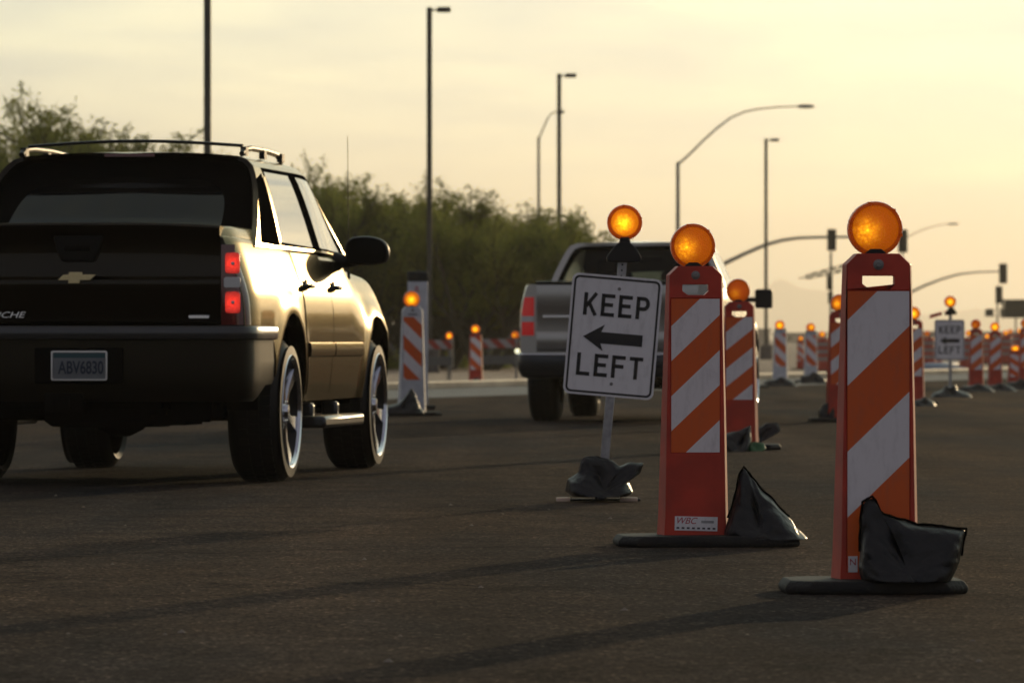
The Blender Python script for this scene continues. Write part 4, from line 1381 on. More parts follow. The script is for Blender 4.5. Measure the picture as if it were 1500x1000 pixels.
# tail lights
for sg in (1, -1):
    e = bpy.data.objects.new('tail_light', None); col.objects.link(e); e.parent = t1; e.location = (0, 0, 0)
    def lamp_sec(z):
        k = 0.012 * math.sin(math.pi * (z - 0.885) / 0.47)
        w = T1.W(-1.2, z)
        return [(sg * 0.822, -1.24, z), (sg * 0.824, -1.283 - k * 0.3, z), (sg * 0.90, -1.278 - k * 0.3, z), (sg * (w - 0.035), -1.262 - k * 0.2, z), (sg * (w + 0.004), -1.225, z), (sg * (w + 0.010), -1.10, z), (sg * (w - 0.01), -1.08, z)]
    def lamp_part(nm, za, zb_, m, grow=0.0):
        b = MB(); rr = []
        for k in range(9):
            rr.append(lamp_sec(lerp(za, zb_, k / 8)))
        b.grid(rr); b.add(rr[0], [tuple(range(7))]); b.add(rr[-1], [tuple(range(7))])
        b.build(nm, m, e, smooth=50)
    lamp_part('housing', 0.90, 1.345, M['red_dark'])
    def lens(nm, x0, x1, za, zb_, m):
        b = MB()
        b.prism(rrect(x1 - x0, zb_ - za, 0.012, 3), -0.006, 0.012)
        b.build(nm, m, e, loc=(sg * (x0 + x1) / 2, -1.286, (za + zb_) / 2), bevel=0.003)
    M.setdefault('red_lit', mat('red_lens_lit', (0.5, 0.01, 0.01), 0.2, coat=1, emit=(1.0, 0.03, 0.012), emit_s=2.2, bump=0.6, bump_scale=80, noise_amt=0.6, noise_scale=60))
    nt_ = M['red_lit'].node_tree
    if 'cells' not in nt_.nodes:
        vo = nt_.nodes.new('ShaderNodeTexVoronoi'); vo.name = 'cells'; vo.inputs['Scale'].default_value = 85
        co = nt_.nodes.new('ShaderNodeTexCoord'); nt_.links.new(co.outputs['Object'], vo.inputs['Vector'])
        ln = nt_.nodes.new('ShaderNodeVectorMath'); ln.operation = 'LENGTH'; nt_.links.new(co.outputs['Object'], ln.inputs[0])
        ra = nt_.nodes.new('ShaderNodeMapRange'); ra.inputs['From Min'].default_value = 0.0; ra.inputs['From Max'].default_value = 0.065
        ra.inputs['To Min'].default_value = 2.6; ra.inputs['To Max'].default_value = 0.35; nt_.links.new(ln.outputs['Value'], ra.inputs['Value'])
        mr_ = nt_.nodes.new('ShaderNodeMapRange'); mr_.inputs['From Max'].default_value = 0.7; mr_.inputs['To Min'].default_value = 0.35; mr_.inputs['To Max'].default_value = 1.5
        nt_.links.new(vo.outputs['Distance'], mr_.inputs['Value'])
        mu = nt_.nodes.new('ShaderNodeMath'); mu.operation = 'MULTIPLY'; nt_.links.new(ra.outputs[0], mu.inputs[0]); nt_.links.new(mr_.outputs[0], mu.inputs[1])
        nt_.links.new(mu.outputs[0], nt_.nodes['Principled BSDF'].inputs['Emission Strength'])
    lens('brake_lens', 0.848, 0.928, 1.185, 1.30, M['red_lit'])
    lens('reverse_lens', 0.840, 0.932, 1.105, 1.165, M['clear_lens'])
    lens('brake_lens', 0.848, 0.930, 0.965, 1.085, M['red_lit'])
    for z in (1.24, 1.025):
        b = MB()
        b.lathe([(0.0002, -0.008), (0.008, -0.006), (0.011, 0.0)], c=(sg * 0.892, -1.300, z), axis='y', n=12)
        b.build('bulb', M['clear_lens'], e)
# rear bumper
def bump_plan(x_or_k, grow=0.0):
    pts = [(0, -1.375), (0.35, -1.372), (0.70, -1.355), (0.86, -1.335), (0.94, -1.300), (0.985, -1.235), (1.003, -1.15), (1.008, -1.0), (1.008, -0.75), (1.008, -0.54)]
    return pts
def sweep(sec_fn, ks, m, name, parent, smooth=40, cut=None):
    b = MB(); pl = bump_plan(0)
    pl = [(-x, y) for x, y in pl[::-1]] + pl[1:]
    rows = []
    for i, (x, y) in enumerate(pl):
        a = Vector(pl[max(0, i - 1)]); c = Vector(pl[min(len(pl) - 1, i + 1)])
        d = (c - a).normalized(); nn = Vector((d.y, -d.x))
        rows.append([(x + nn.x * o, y + nn.y * o, z) for o, z in sec_fn(x, y)])
    b.grid(rows)
    return b.build(name, m, parent, smooth=smooth)
bmp = sweep(lambda x, y: [(-0.06, 0.896), (0.0, 0.893), (0.006, 0.885), (0.008, 0.850), (0.004, 0.824), (-0.012, 0.818)], None, M['satin'], 'bumper_trim', t1)
def clad_sec(x, y):
    zb = 0.475
    if y > -0.95:
        zb = max(0.475, 0.42 + math.sqrt(max(0, 0.56 ** 2 - min(y, 0) ** 2)) if abs(y) < 0.56 else lerp(0.475, 0.62, smooth01((y + 0.95) / 0.35)))
    return [(-0.012, 0.820), (-0.014, 0.79), (-0.012, 0.70), (-0.018, 0.60), (-0.030, max(zb, 0.50)), (-0.055, zb)]
sweep(clad_sec, None, M['clad'], 'rear_bumper', t1)
b = MB(); b.box((0.04, -1.372, 0.675), (0.50, 0.02, 0.20)); b.build('plate_recess', M['matte_black'], t1, bevel=0.008)
pl = bpy.data.objects.new('licence_plate', None); col.objects.link(pl); pl.parent = t1; pl.location = (0.045, -1.386, 0.675)
b = MB(); b.prism(rrect(0.305, 0.152, 0.01), -0.002, 0.002); b.build('plate', M['plate'], pl, smooth=0)
b = MB(); b.prism(rrect(0.29, 0.026, 0.004), -0.003, -0.001); b.build('plate_band', M['plate_band'], pl, smooth=0, loc=(0, 0, 0.056))
b = MB()
o_, i_ = rrect(0.318, 0.165, 0.012), rrect(0.300, 0.147, 0.008)
for k in range(len(o_)):
    b.prism([o_[k], o_[(k + 1) % len(o_)], i_[(k + 1) % len(o_)], i_[k]], -0.006, 0.002)
b.build('plate_frame', M['chrome'], pl, smooth=0)
text_mesh('plate_lettering', 'ABV6830', 0.098, M['plate_text'], pl, (0.010, -0.0045, -0.014), extrude=0.001, sx=0.68, offset=0.002)
b = MB(); b.box((-0.05, -1.30, 0.47), (0.22, 0.10, 0.11)); b.box((-0.05, -1.36, 0.47), (0.09, 0.08, 0.075)); b.box((0.0, -1.18, 0.47), (0.95, 0.06, 0.07))
b.build('tow_hitch', M['matte_black'], t1, bevel=0.006)
for sg in (1, -1):
    b = MB(); b.box((sg * 0.62, -1.1, 0.42), (0.22, 0.04, 0.12)); b.build('mud_guard', M['matte_black'], t1, bevel=0.004)
# wheels
for sg in (1, -1):
    for y in (0, 3.30):
        make_wheel('wheel', t1, sg * 0.995, y, sg)
# running boards, mouldings, handles, mirrors
for sg in (1, -1):
    b = MB(); b.box((sg * 1.02, 1.30, 0.335), (0.17, 1.46, 0.07)); b.box((sg * 0.93, 0.9, 0.40), (0.10, 0.08, 0.09)); b.box((sg * 0.93, 1.8, 0.40), (0.10, 0.08, 0.09))
    b.build('running_board', M['satin'], t1, bevel=0.02)
    for a, c in ((0.60, 1.49), (1.525, 2.62)):
        b = MB(); rows = []
        for k in range(11):
            y = lerp(a, c, k / 10); w = T1.W(y, 0.76) + 0.003
            rows.append([(sg * (w), y, 0.805), (sg * (w + 0.018), y, 0.797), (sg * (w + 0.022), y, 0.76), (sg * (w + 0.016), y, 0.722), (sg * w, y, 0.715)])
        b.grid(rows); b.add(rows[0], [(0, 1, 2, 3, 4)]); b.add(rows[-1], [(0, 1, 2, 3, 4)])
        b.build('side_moulding', M['paint1'], t1, smooth=50)
    for y in (0.66, 1.66):
        w = T1.W(y, 1.13)
        b = MB()
        b.tube([(sg * (w + 0.0), y - 0.09, 1.13), (sg * (w + 0.040), y - 0.065, 1.132), (sg * (w + 0.046), y, 1.134), (sg * (w + 0.040), y + 0.065, 1.132), (sg * w, y + 0.09, 1.13)], 0.015, 10)
        b.lathe([(0.045, 0), (0.04, 0.012), (0.001, 0.014)], c=(sg * w, y, 1.13), axis='x', n=16)
        b.build('door_handle', M['black'], t1)
    # mirror
    e = bpy.data.objects.new('door_mirror', None); col.objects.link(e); e.parent = t1; e.location = (sg * 1.085, 2.30, 1.365)
    b = MB(); rows = []
    out = [(-0.135, -0.06), (-0.145, 0.0), (-0.135, 0.055), (-0.10, 0.088), (-0.03, 0.096), (0.05, 0.090), (0.105, 0.070), (0.138, 0.025), (0.140, -0.03), (0.128, -0.070), (0.06, -0.088), (-0.04, -0.090), (-0.11, -0.085)]
    for kk, yy in ((0.90, -0.062), (1.0, -0.050), (1.0, 0.0), (0.93, 0.05), (0.75, 0.085), (0.4, 0.105), (0.05, 0.11)):
        rows.append([(sg * x * kk, yy, z * kk) for x, z in out])
    b.grid(rows, close=True)
    b.build('mirror_shell', M['black'], e, subsurf=1, smooth=180)
    b = MB(); b.prism([(sg * x * 0.88, z * 0.86) for x, z in out], -0.060, -0.050); b.build('mirror_glass', M['glass1'], e)
    b = MB(); b.tube([(sg * -0.04, 0.01, -0.05), (sg * -0.14, 0.02, -0.065), (sg * -0.22, 0.03, -0.05)], [0.035, 0.04, 0.05], 12); b.build('mirror_arm', M['black'], e)
# roof rack, third brake light, aerial
b = MB()
arc = []
for k in range(17):
    u = k / 16
    arc.append((lerp(-0.64, 0.64, u), 0.42, 1.952 + 0.030 * math.sin(math.pi * u)))
b.tube(arc, 0.010, 8, flat=1.6)
b.build('crossbar', M['black'], t1)
for sg in (1, -1):
    b = MB()
    b.tube([(sg * 0.655, 0.30, 1.90), (sg * 0.655, 0.36, 1.928), (sg * 0.655, 0.6, 1.942), (sg * 0.65, 1.1, 1.945), (sg * 0.645, 1.55, 1.935), (sg * 0.64, 1.72, 1.90)], 0.017, 10)
    for y in (0.38, 1.0, 1.62):
        b.box((sg * 0.655, y, 1.918), (0.034, 0.08, 0.05))
    b.build('roof_rail', M['black'], t1)
b = MB(); b.box((0, 0.262, 1.893), (0.30, 0.05, 0.020)); b.build('high_brake_light', M['red_dark'], t1, bevel=0.003)
b = MB(); b.tube([(0.86, 2.95, 1.22), (0.86, 2.90, 2.10)], 0.0022, 6); b.tube([(0.86, 2.95, 1.20), (0.86, 2.947, 1.25)], 0.01, 8); b.build('aerial', M['black'], t1)

# ---- the silver pickup
th2 = 7.0
t2 = thing('pickup_truck', 'silver pickup truck ahead in the lane, half hidden by the keep left sign', 'pickup truck', (1.185, 54.9, 0), -th2)
q2 = dict(
    wb=3.55, arch=0.50, rear=-1.20, front=4.45, blend0=2.4, blend1=3.4,
    profA=[(0.44, 0.94), (0.60, 0.975), (0.78, 0.99), (0.95, 0.992), (1.10, 0.985), (1.22, 0.965), (1.31, 0.94), (1.40, 0.91)],
    profB=[(0.44, 0.94), (0.75, 0.985), (0.95, 0.975), (1.08, 0.945), (1.18, 0.89), (1.40, 0.80)],
    top=[(-1.2, 1.345), (0.7, 1.33), (2.4, 1.26), (3.2, 1.17), (4.2, 1.10), (4.45, 0.98)],
    sill=[(-1.2, 0.62), (-0.6, 0.58), (-0.5, 0.48), (3.0, 0.46), (4.45, 0.5)],
    deck=[(-1.2, 0.90), (0.70, 0.90), (0.75, 1.30), (2.6, 1.25), (3.2, 1.17), (4.2, 1.10), (4.45, 0.98)],
    crown=[(-1.2, 0.0), (2.4, 0.0), (2.8, 0.05), (4.2, 0.05), (4.45, 0)],
    cab=[(1.30, 0.915), (1.40, 0.885), (1.52, 0.835), (1.64, 0.780), (1.72, 0.740), (1.775, 0.70), (1.80, 0.64)],
    cab_n0=1.6, yr=[(1.30, 0.68), (1.50, 0.74), (1.70, 0.82), (1.80, 0.88)],
    yf=[(1.30, 3.0), (1.55, 2.55), (1.72, 2.25), (1.80, 2.1)], roof_crown=0.035,
    ring1=(0.93, 0.93, 0.0, 0.0), ring2=(0.915, 0.915, 0.02, 0.0), glass=(0.86, 0.80, 0.03, 0.03),
    rear_glass=M['glass2'], wind_glass=M['glass2'])
T2 = Truck(t2, M['paint2'], q2)
T2.body()
cab2 = T2.cab(hollow=True)
T2.door(0.85, 1.75, 0.52); T2.door(1.77, 2.75, 0.52)
T2.patch([(0.84, 1.345), (1.70, 1.345), (1.66, 1.72), (0.98, 1.72)], T2.C, 0.004, m=M['side_glass'], name='side_window', parent=cab2)
T2.patch([(1.80, 1.345), (2.72, 1.345), (2.15, 1.70), (1.76, 1.72)], T2.C, 0.004, m=M['side_glass'], name='side_window', parent=cab2)
T2.patch([(0.80, 1.31), (2.9, 1.31), (2.9, 1.335), (0.80, 1.335)], T2.C, 0.006, m=M['black'], name='belt_trim', parent=cab2)
prof = [(0.70, -1.205), (0.74, -1.225), (0.86, -1.230), (0.885, -1.222), (0.895, -1.212), (1.10, -1.214), (1.13, -1.226), (1.30, -1.230), (1.355, -1.222), (1.372, -1.20), (1.374, -1.15), (1.33, -1.14)]
rows = [[(lerp(-0.80, 0.80, k / 10), y, z) for z, y in prof] for k in range(11)]
b = MB(); b.grid(rows); b.add(rows[0], [tuple(range(len(prof)))]); b.add(rows[-1], [tuple(range(len(prof)))])
tg2 = b.build('tailgate', M['paint2'], t2, smooth=30)
b = MB(); b.box((0, -1.225, 1.26), (0.20, 0.02, 0.075)); b.build('handle', M['black'], tg2, bevel=0.01)
b = MB(); b.box((-0.52, -1.232, 1.045), (0.44, 0.012, 0.022)); b.build('badge', M['chrome'], tg2, bevel=0.004)
b = MB(); b.box((-0.22, -1.228, 1.035), (0.10, 0.006, 0.035)); b.build('badge', M['red_print'], tg2, bevel=0.002)
b = MB(); rows = [[(sgx, y, z) for (y, z) in ((-1.24, 1.372), (-1.25, 1.39), (-1.10, 1.395), (-1.09, 1.372))] for sgx in (-0.81, 0.81)]
b.grid(rows, close=False); b.build('tailgate_cap', M['black'], tg2)
for sg in (1, -1):
    e = bpy.data.objects.new('tail_light', None); col.objects.link(e); e.parent = t2
    for nm, za, zb_, m in (('red_lens', 1.05, 1.235, M['red']), ('reverse_lens', 0.995, 1.048, M['clear_lens']), ('red_lens', 0.86, 0.993, M['red'])):
        b = MB(); rr = []
        for k in range(5):
            z = lerp(za, zb_, k / 4); w = T2.W(-1.18, z)
            rr.append([(sg * 0.825, -1.15, z), (sg * 0.828, -1.215, z), (sg * 0.90, -1.222, z), (sg * (w - 0.005), -1.195, z), (sg * (w + 0.012), -1.10, z), (sg * (w + 0.002), -1.03, z)])
        b.grid(rr); b.add(rr[0], [tuple(range(6))]); b.add(rr[-1], [tuple(range(6))])
        b.build(nm, m, e, smooth=50)
    for y in (0, 3.55):
        make_wheel('wheel', t2, sg * 1.0, y, sg, r=0.40, w=0.29, rim=0.23)
    e = bpy.data.objects.new('door_mirror', None); col.objects.link(e); e.parent = t2; e.location = (sg * 1.165, 2.42, 1.245)
    b = MB(); b.prism(rrect(0.18, 0.20, 0.025), -0.05, 0.06); b.build('mirror_shell', M['black'], e, bevel=0.01)
    b = MB(); b.box((sg * -0.15, 0.01, -0.01), (0.18, 0.04, 0.05)); b.build('mirror_arm', M['black'], e, bevel=0.008)
b = MB(); rows = []
for x, y in ((-0.99, -0.95), (-0.99, -1.15), (-0.93, -1.28), (-0.80, -1.35), (0, -1.36), (0.80, -1.35), (0.93, -1.28), (0.99, -1.15), (0.99, -0.95)):
    rows.append([(x * 0.93, y + 0.08, 0.675), (x, y, 0.67), (x * 1.003, y - 0.004, 0.64), (x * 1.0, y, 0.52), (x * 0.97, y + 0.03, 0.45), (x * 0.9, y + 0.1, 0.43)])
b.grid(rows); bm = b.build('rear_bumper', M['bumper2'], t2, smooth=45)
b = MB(); b.tube([(x, y, 0.672) for x, y in ((-1.0, -0.97), (-0.99, -1.16), (-0.93, -1.29), (-0.80, -1.36), (0, -1.37), (0.80, -1.36), (0.93, -1.29), (0.99, -1.16))], 0.012, 8)
b.build('bumper_trim', M['chrome'], t2)
b = MB()
for sg in (1, -1):
    b.box((sg * 0.40, 1.75, 1.30), (0.50, 0.14, 0.45)); b.box((sg * 0.40, 1.73, 1.57), (0.24, 0.10, 0.17))
    b.box((sg * 0.40, 1.05, 1.20), (0.55, 0.12, 0.35))
b.build('seat', M['matte_black'], t2, bevel=0.04)
b = MB(); b.box((0, 2.65, 1.24), (1.5, 0.35, 0.14)); b.build('dashboard', M['matte_black'], t2, bevel=0.03)
b = MB(); b.box((0.0, 2.28, 1.66), (0.24, 0.03, 0.065)); b.build('rear_view_mirror', M['black'], t2, bevel=0.012)

# ------------------------------------------------------------------ light poles
def lot_light(label, px, ytop, Z, first=[None]):
    top = H + (HY - ytop) / F * Z
    loc = ((px - 750) / F * Z, Z, 0)
    if first[0] is None:
        t = thing('light_pole', label, 'light pole', loc, group='square bronze light poles')
        b = MB(); b.box((0, 0, 4.5), (0.135, 0.135, 9.0)); b.build('pole', M['bronze'], t, bevel=0.012)
        b = MB(); b.box((0.14, 0, 8.93), (0.20, 0.05, 0.05)); b.build('arm', M['bronze'], t)
        b = MB(); b.box((0.36, 0, 8.94), (0.34, 0.40, 0.12)); b.build('lamp_head', M['bronze'], t, bevel=0.02)
        b = MB(); b.box((0, 0, 0.3), (0.5, 0.5, 0.6)); b.build('footing', M['concrete'], t, bevel=0.03)
        first[0] = t; r = t
    else:
        r = dup(first[0], label, loc)
    r.scale = (top / 9.0, top / 9.0, top / 9.0)
    return r


lot_light('dark light pole between the two trucks, its lamp near the top edge', 629, 11, 135)
lot_light('tall dark light pole cut off by the top edge, behind the black truck', 304, -160, 101)
lot_light('dark light pole above the left side of the silver pickup', 819, 108, 169)
lot_light('thin distant light pole right of the silver pickup mirror', 1122, 203, 222)


def street_light(label, Z, pts, hl, r0=0.075, head=True, pole_px=None, m=None):
    """pts = arm pixels from the pole top to the head"""
    p0 = P(pts[0][0], pts[0][1], Z)
    t = thing('street_lamp', label, 'street lamp', (p0.x, Z, 0), group='curved arm street lamps')
    b = MB(); b.tube([(0, 0, 0), (0, 0, p0.z + 0.1)], [r0 * 1.4, r0], 12); b.build('pole', m or M['grey_pole'], t)
    arm = [P(x, y, Z) - Vector((p0.x, Z, 0)) for x, y in pts]
    b = MB(); b.tube(arm, [lerp(r0 * 0.7, r0 * 0.38, i / (len(arm) - 1)) for i in range(len(arm))], 10); b.build('arm', m or M['grey_pole'], t)
    e = arm[-1]; d = 1 if hl > 0 else -1
    b = MB()
    rows = []
    for k in range(7):
        u = k / 6; rr = 0.16 * math.sin(math.pi * (0.12 + 0.80 * u)) ** 0.6
        rows.append([(e.x + hl * u, 0.16 * math.cos(a) * rr / 0.16, e.z + rr * 0.55 * math.sin(a)) for a in [2 * math.pi * j / 12 for j in range(12)]])
    b.grid(rows, close=True); b.add(rows[0], [tuple(range(12))]); b.add(rows[-1], [tuple(range(12))])
    b.build('lamp_head', m or M['grey_pole'], t)
    return t


street_light('street lamp with a long curved arm over the silver pickup', 222, [(993, 241), (1010, 226), (1030, 206), (1050, 188), (1070, 173), (1090, 164), (1110, 160), (1140, 157), (1168, 156)], 0.7)
street_light('street lamp with a short sunlit arm, left of the second lamp pole', 235, [(789, 204), (795, 190), (802, 174), (808, 166), (815, 164)], 0.35, r0=0.06)
street_light('faintest far street lamp, its arm right of the closest amber light', 440, [(1322, 352), (1335, 344), (1355, 335), (1375, 330), (1388, 328)], 0.9, r0=0.07)

# ------------------------------------------------------------------ signals
def sig_head(parent, x, z, s=1.0, y=-0.2):
    e = bpy.data.objects.new('signal_head', None); col.objects.link(e); e.parent = parent; e.location = (x, y, z); e.scale = (s, s, s)
    b = MB(); b.box((0, 0.02, 0), (0.46, 0.03, 1.12)); b.box((0, -0.09, 0), (0.34, 0.2, 1.02)); b.build('backplate', M['signal'], e, bevel=0.02)
    b = MB()
    for k in (-0.33, 0, 0.33):
        b.lathe([(0.15, -0.19), (0.15, -0.36)], c=(0, 0, k), axis='y', n=16)
    b.build('visor', M['signal'], e)
    return e


def mast(label, Z, arm, heads, r0=0.12):
    p0 = P(arm[0][0], arm[0][1], Z)
    t = thing('signal_mast', label, 'traffic light', (p0.x, Z, 0), group='traffic signal mast arms')
    b = MB(); b.tube([(0, 0, 0), (0, 0, p0.z + 0.3)], [r0 * 1.3, r0], 12); b.build('pole', M['grey_pole'], t)
    pts = [P(x, y, Z) - Vector((p0.x, Z, 0)) for x, y in arm]
    b = MB(); b.tube(pts, [lerp(r0 * 0.95, r0 * 0.45, i / (len(pts) - 1)) for i in range(len(pts))], 10); b.build('arm', M['grey_pole'], t)
    for x, y, s in heads:
        q = P(x, y, Z)
        sig_head(t, q.x - p0.x, q.z, s)
    return t


mast('traffic signal mast arm reaching right from behind the silver pickup', 257,
     [(1040, 398), (1065, 384), (1090, 372), (1120, 359), (1145, 352), (1170, 348.5), (1200, 347.5), (1250, 347), (1326, 347)], [(1218, 351.5, 0.92), (1322, 353, 0.98)])
mast('distant traffic signal mast arm reaching right from behind the closest panel', 350,
     [(1322, 432), (1338, 426), (1355, 418), (1380, 408.5), (1405, 401.5), (1430, 398.5), (1466, 397.5)], [(1469, 400.5, 1.15)], r0=0.11)


def sig_pole(label, px, ytop, Z, heads):
    p0 = P(px, ytop, Z)
    t = thing('signal_post', label, 'traffic light', (p0.x, Z, 0), group='traffic signals on plain posts')
    b = MB(); b.tube([(0, 0, 0), (0, 0, p0.z)], [0.07, 0.06], 10); b.build('pole', M['grey_pole'], t)
    for x, y, s in heads:
        q = P(x, y, Z); sig_head(t, q.x - p0.x, q.z, s)
    return t


sig_pole('thin signal post under the mast arm signal left of the closest panel', 1217, 369, 262, [(1215, 414, 0.62), (1216, 436, 0.5)])
t = sig_pole('thin signal post near the right edge, with side boxes low on it', 1461, 418, 352, [(1463, 432, 1.0)])
b = MB()
for x, w in ((1449, 12), (1471, 12)):
    q = P(x, 458, 352)
    b.box((q.x - t.location.x, -0.1, q.z), (w * 352 / F, 0.3, 11 * 352 / F))
for y in (452.5, 463):
    a, c = P(1447, y, 352), P(1474, y, 352)
    b.tube([(a.x - t.location.x, -0.1, a.z), (c.x - t.location.x, -0.1, c.z)], 0.02, 6)
b.build('side_box', M['signal'], t)
# message board
q = P(1488, 452, 300)
t = thing('message_board', 'dark electronic message board on a post at the right edge', 'message board', (q.x, 300, 0))
b = MB(); b.box((0.35, 0, q.z), (1.95, 0.25, 1.02)); b.box((-0.72, -0.05, q.z + 0.0), (0.10, 0.35, 1.08)); b.build('board', M['signal'], t, bevel=0.03)
b = MB(); b.tube([(0, 0.05, 0.4), (0, 0.05, q.z)], 0.05, 8); b.box((0, 0, 0.45), (1.6, 1.2, 0.3)); b.build('post', M['grey_pole'], t)
# lifted striped boom
Zb = 245
p0 = P(1246, 390, Zb)
t = thing('barrier_gate', 'dark striped boom slanting out from behind the closest panel', 'barrier', (p0.x, Zb, 0))
b = MB(); b.tube([(0, 0, 0), (0, 0, p0.z + 0.1)], 0.10, 10); b.build('post', M['grey_pole'], t)
b = MB()
e = P(1180, 406, Zb) - Vector((p0.x, Zb, 0)); a = P(1254, 388, Zb) - Vector((p0.x, Zb, 0))
up = Vector((0, 0, 0.17))
b.tube([a + up, e + up * 0.5], 0.03, 6); b.tube([a - up, e - up * 0.5], 0.03, 6)
for k in range(11):
    u, w = k / 11, (k + 1) / 11
    pa = a.lerp(e, u) + up * (1 - u / 2) * (1 if k % 2 else -1); pb = a.lerp(e, w) + up * (1 - w / 2) * (-1 if k % 2 else 1)
    b.tube([pa, pb], 0.05, 6)
b.tube([e, P(1170, 407.5, Zb) - Vector((p0.x, Zb, 0))], 0.03, 6)
b.build('boom', M['bronze'], t)

# ------------------------------------------------------------------ barricades, drums and other small far things
smB = stripe_mat('barricade_stripes', (0.30, 0.03, 0.015), (0.32, 0.30, 0.30), 0.36, 0.2, -1.0)
def barricade(label, px, yb, w=0.62):
    t = thing('barricade', label, 'barricade', G(px, yb), group='folding striped barricades with a light')
    b = MB(); b.box((0, 0, 0), (w, 0.02, 0.20)); b.build('striped_board', smB, t, smooth=0, loc=(0, -0.05, 0.80))
    b = MB(); b.box((0, -0.05, 0.44), (w, 0.02, 0.20)); b.build('lower_board', M['block'], t, bevel=0.004)
    for sx in (-1, 1):
        b = MB(); b.box((sx * (w / 2 - 0.05), -0.03, 0.45), (0.04, 0.04, 0.92)); b.build('leg', M['grey_pole'], t)
        b = MB(); b.tube([(sx * (w / 2 - 0.05), 0.0, 0.9), (sx * (w / 2 - 0.05), 0.45, 0.02)], 0.02, 6); b.build('leg', M['grey_pole'], t)
    make_light(t, 0.99, 0.089, True, x=w / 2 - 0.07)
    return t


br = barricade('striped barricade left of the pickup bumper, its amber light on the right end', 728, 556, 0.95)
br.scale = (0.92, 0.92, 0.92)
bl = dup(br, 'striped barricade partly behind the large white panel', G(634, 558), 8); bl.scale = (0.8, 0.8, 0.9)

t = thing('bollard', 'pale cream post standing beside the left barricade', 'bollard', G(661, 541))
b = MB(); b.box((0, 0, 0.46), (0.13, 0.13, 0.92)); b.build('post', M['cream'], t, bevel=0.015)
b = MB(); b.box((0, 0, 0.03), (0.30, 0.30, 0.06)); b.build('foot', M['concrete'], t)
t = thing('utility_box', 'brown utility box behind the pale cream post', 'utility box', G(650, 534))
b = MB(); b.box((0, 0, 0.42), (0.42, 0.35, 0.84)); b.build('cabinet', M['brown'], t, bevel=0.02)
b = MB(); b.box((0, 0, 0.03), (0.55, 0.45, 0.06)); b.build('plinth', M['concrete'], t)
t = thing('delineator', 'thin post with a bright round reflector left of the pickup bumper', 'reflector post', G(756, 560))
b = MB(); b.box((0, 0, 0.40), (0.04, 0.03, 0.80)); b.build('post', M['grey_pole'], t)
M['reflector'] = mat('reflector', (0.9, 0.9, 0.75), 0.2, emit=(1.0, 0.95, 0.6), emit_s=3.0)  # sun glint painted in as emission; the disc is no lamp
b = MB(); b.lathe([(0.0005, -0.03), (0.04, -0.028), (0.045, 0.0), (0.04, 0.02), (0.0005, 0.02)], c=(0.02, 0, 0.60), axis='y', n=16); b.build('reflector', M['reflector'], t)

def make_drum(label, loc, sc_=1.0):
    t = thing('traffic_drum', label, 'traffic drum', loc, group='orange and white drums in the distance')
    b = MB(); b.lathe([(0.001, 0.03), (0.27, 0.03), (0.26, 0.25), (0.25, 0.27), (0.24, 0.45), (0.235, 0.47), (0.22, 0.65), (0.215, 0.67), (0.20, 0.88), (0.18, 0.92), (0.001, 0.92)], axis='z', n=20)
    b.build('barrel', M['drum'], t)
    for z, r in ((0.36, 0.25), (0.56, 0.236), (0.76, 0.216)):
        b = MB(); b.lathe([(r + 0.003, z - 0.05), (r - 0.002, z + 0.05)], axis='z', n=20); b.build('reflective_band', M['drum_band'], t)
    b = MB(); b.lathe([(0.001, 0.0), (0.34, 0.0), (0.33, 0.05), (0.25, 0.06)], axis='z', n=20); b.build('base_ring', M['rubber'], t)
    make_light(t, 1.03, 0.085, True)
    t.scale = (sc_,) * 3
    return t


d0 = make_drum('orange drum behind the second white panel right of the pickup', G(1204, 545), 0.92)
for px, yb, s_, lb in ((1358, 541, 0.95, 'distant drum right of the closest panel, nearest to it'),
                       (1371, 536, 0.8, 'distant drum just left of the far keep left sign'),
                       (1419, 543, 0.95, 'distant drum between the far keep left sign and the next panel'),
                       (1446, 533, 0.9, 'distant drum in the gap between the two panels right of the far sign'),
                       (1473, 534, 1.0, 'distant drum left of the short orange panel'),
                       (1480, 528, 1.1, 'small far drum above the short orange panel at left'),
                       (1494, 530, 1.1, 'small far drum above the short orange panel at right'),
                       (1209, 532, 0.7, 'smallest far drum, just right of the second white panel')):
    dup(d0, lb, G(px, yb), 0, scale=s_)
b = MB(); b.box((0, 0, 0.07), (1.1, 2.6, 0.13)); b.tube([(-0.5, -1.1, 0.16), (0.5, 1.1, 0.17)], 0.08, 10)
tag(b.build('blue_tarp', M['blue'], None, bevel=0.04, loc=G(1377, 545)), 'folded pale blue tarp lying on the road left of the far sign', 'tarp')

# small stones and litter on the asphalt
random.seed(5)
for k in range(26):
    px, yb = random.uniform(30, 1450), random.uniform(640, 985)
    if px < 600 and yb < 720:
        continue
    b = MB(); s_ = random.uniform(0.006, 0.014)
    vs = [(s_ * math.cos(a) * random.uniform(.7, 1.2), s_ * math.sin(a) * random.uniform(.7, 1.2), 0.002) for a in [i * 1.05 for i in range(6)]]
    b.add(vs + [(0, 0, s_ * 0.9)], [(i, (i + 1) % 6, 6) for i in range(6)] + [(5, 4, 3, 2, 1, 0)])
    o = b.build('pebble', M['pebble'], smooth=0, loc=G(px, yb) + Vector((0, 0, 0.003)))
    tag(o, 'tiny loose stone lying on the asphalt', 'pebble', 'loose stones on the road')

# ------------------------------------------------------------------ wall and buildings behind
zw = 186
t = thing('block_wall', 'long low grey block wall behind the trees', 'wall', (-2.0, zw, 0))
b = MB(); b.box((-16, 0, 0.62), (46, 0.2, 1.24)); b.build('wall_face', M['block'], t)
b = MB(); b.box((-16, 0, 1.28), (46.1, 0.26, 0.08)); b.build('wall_cap', M['pale_kerb'], t)

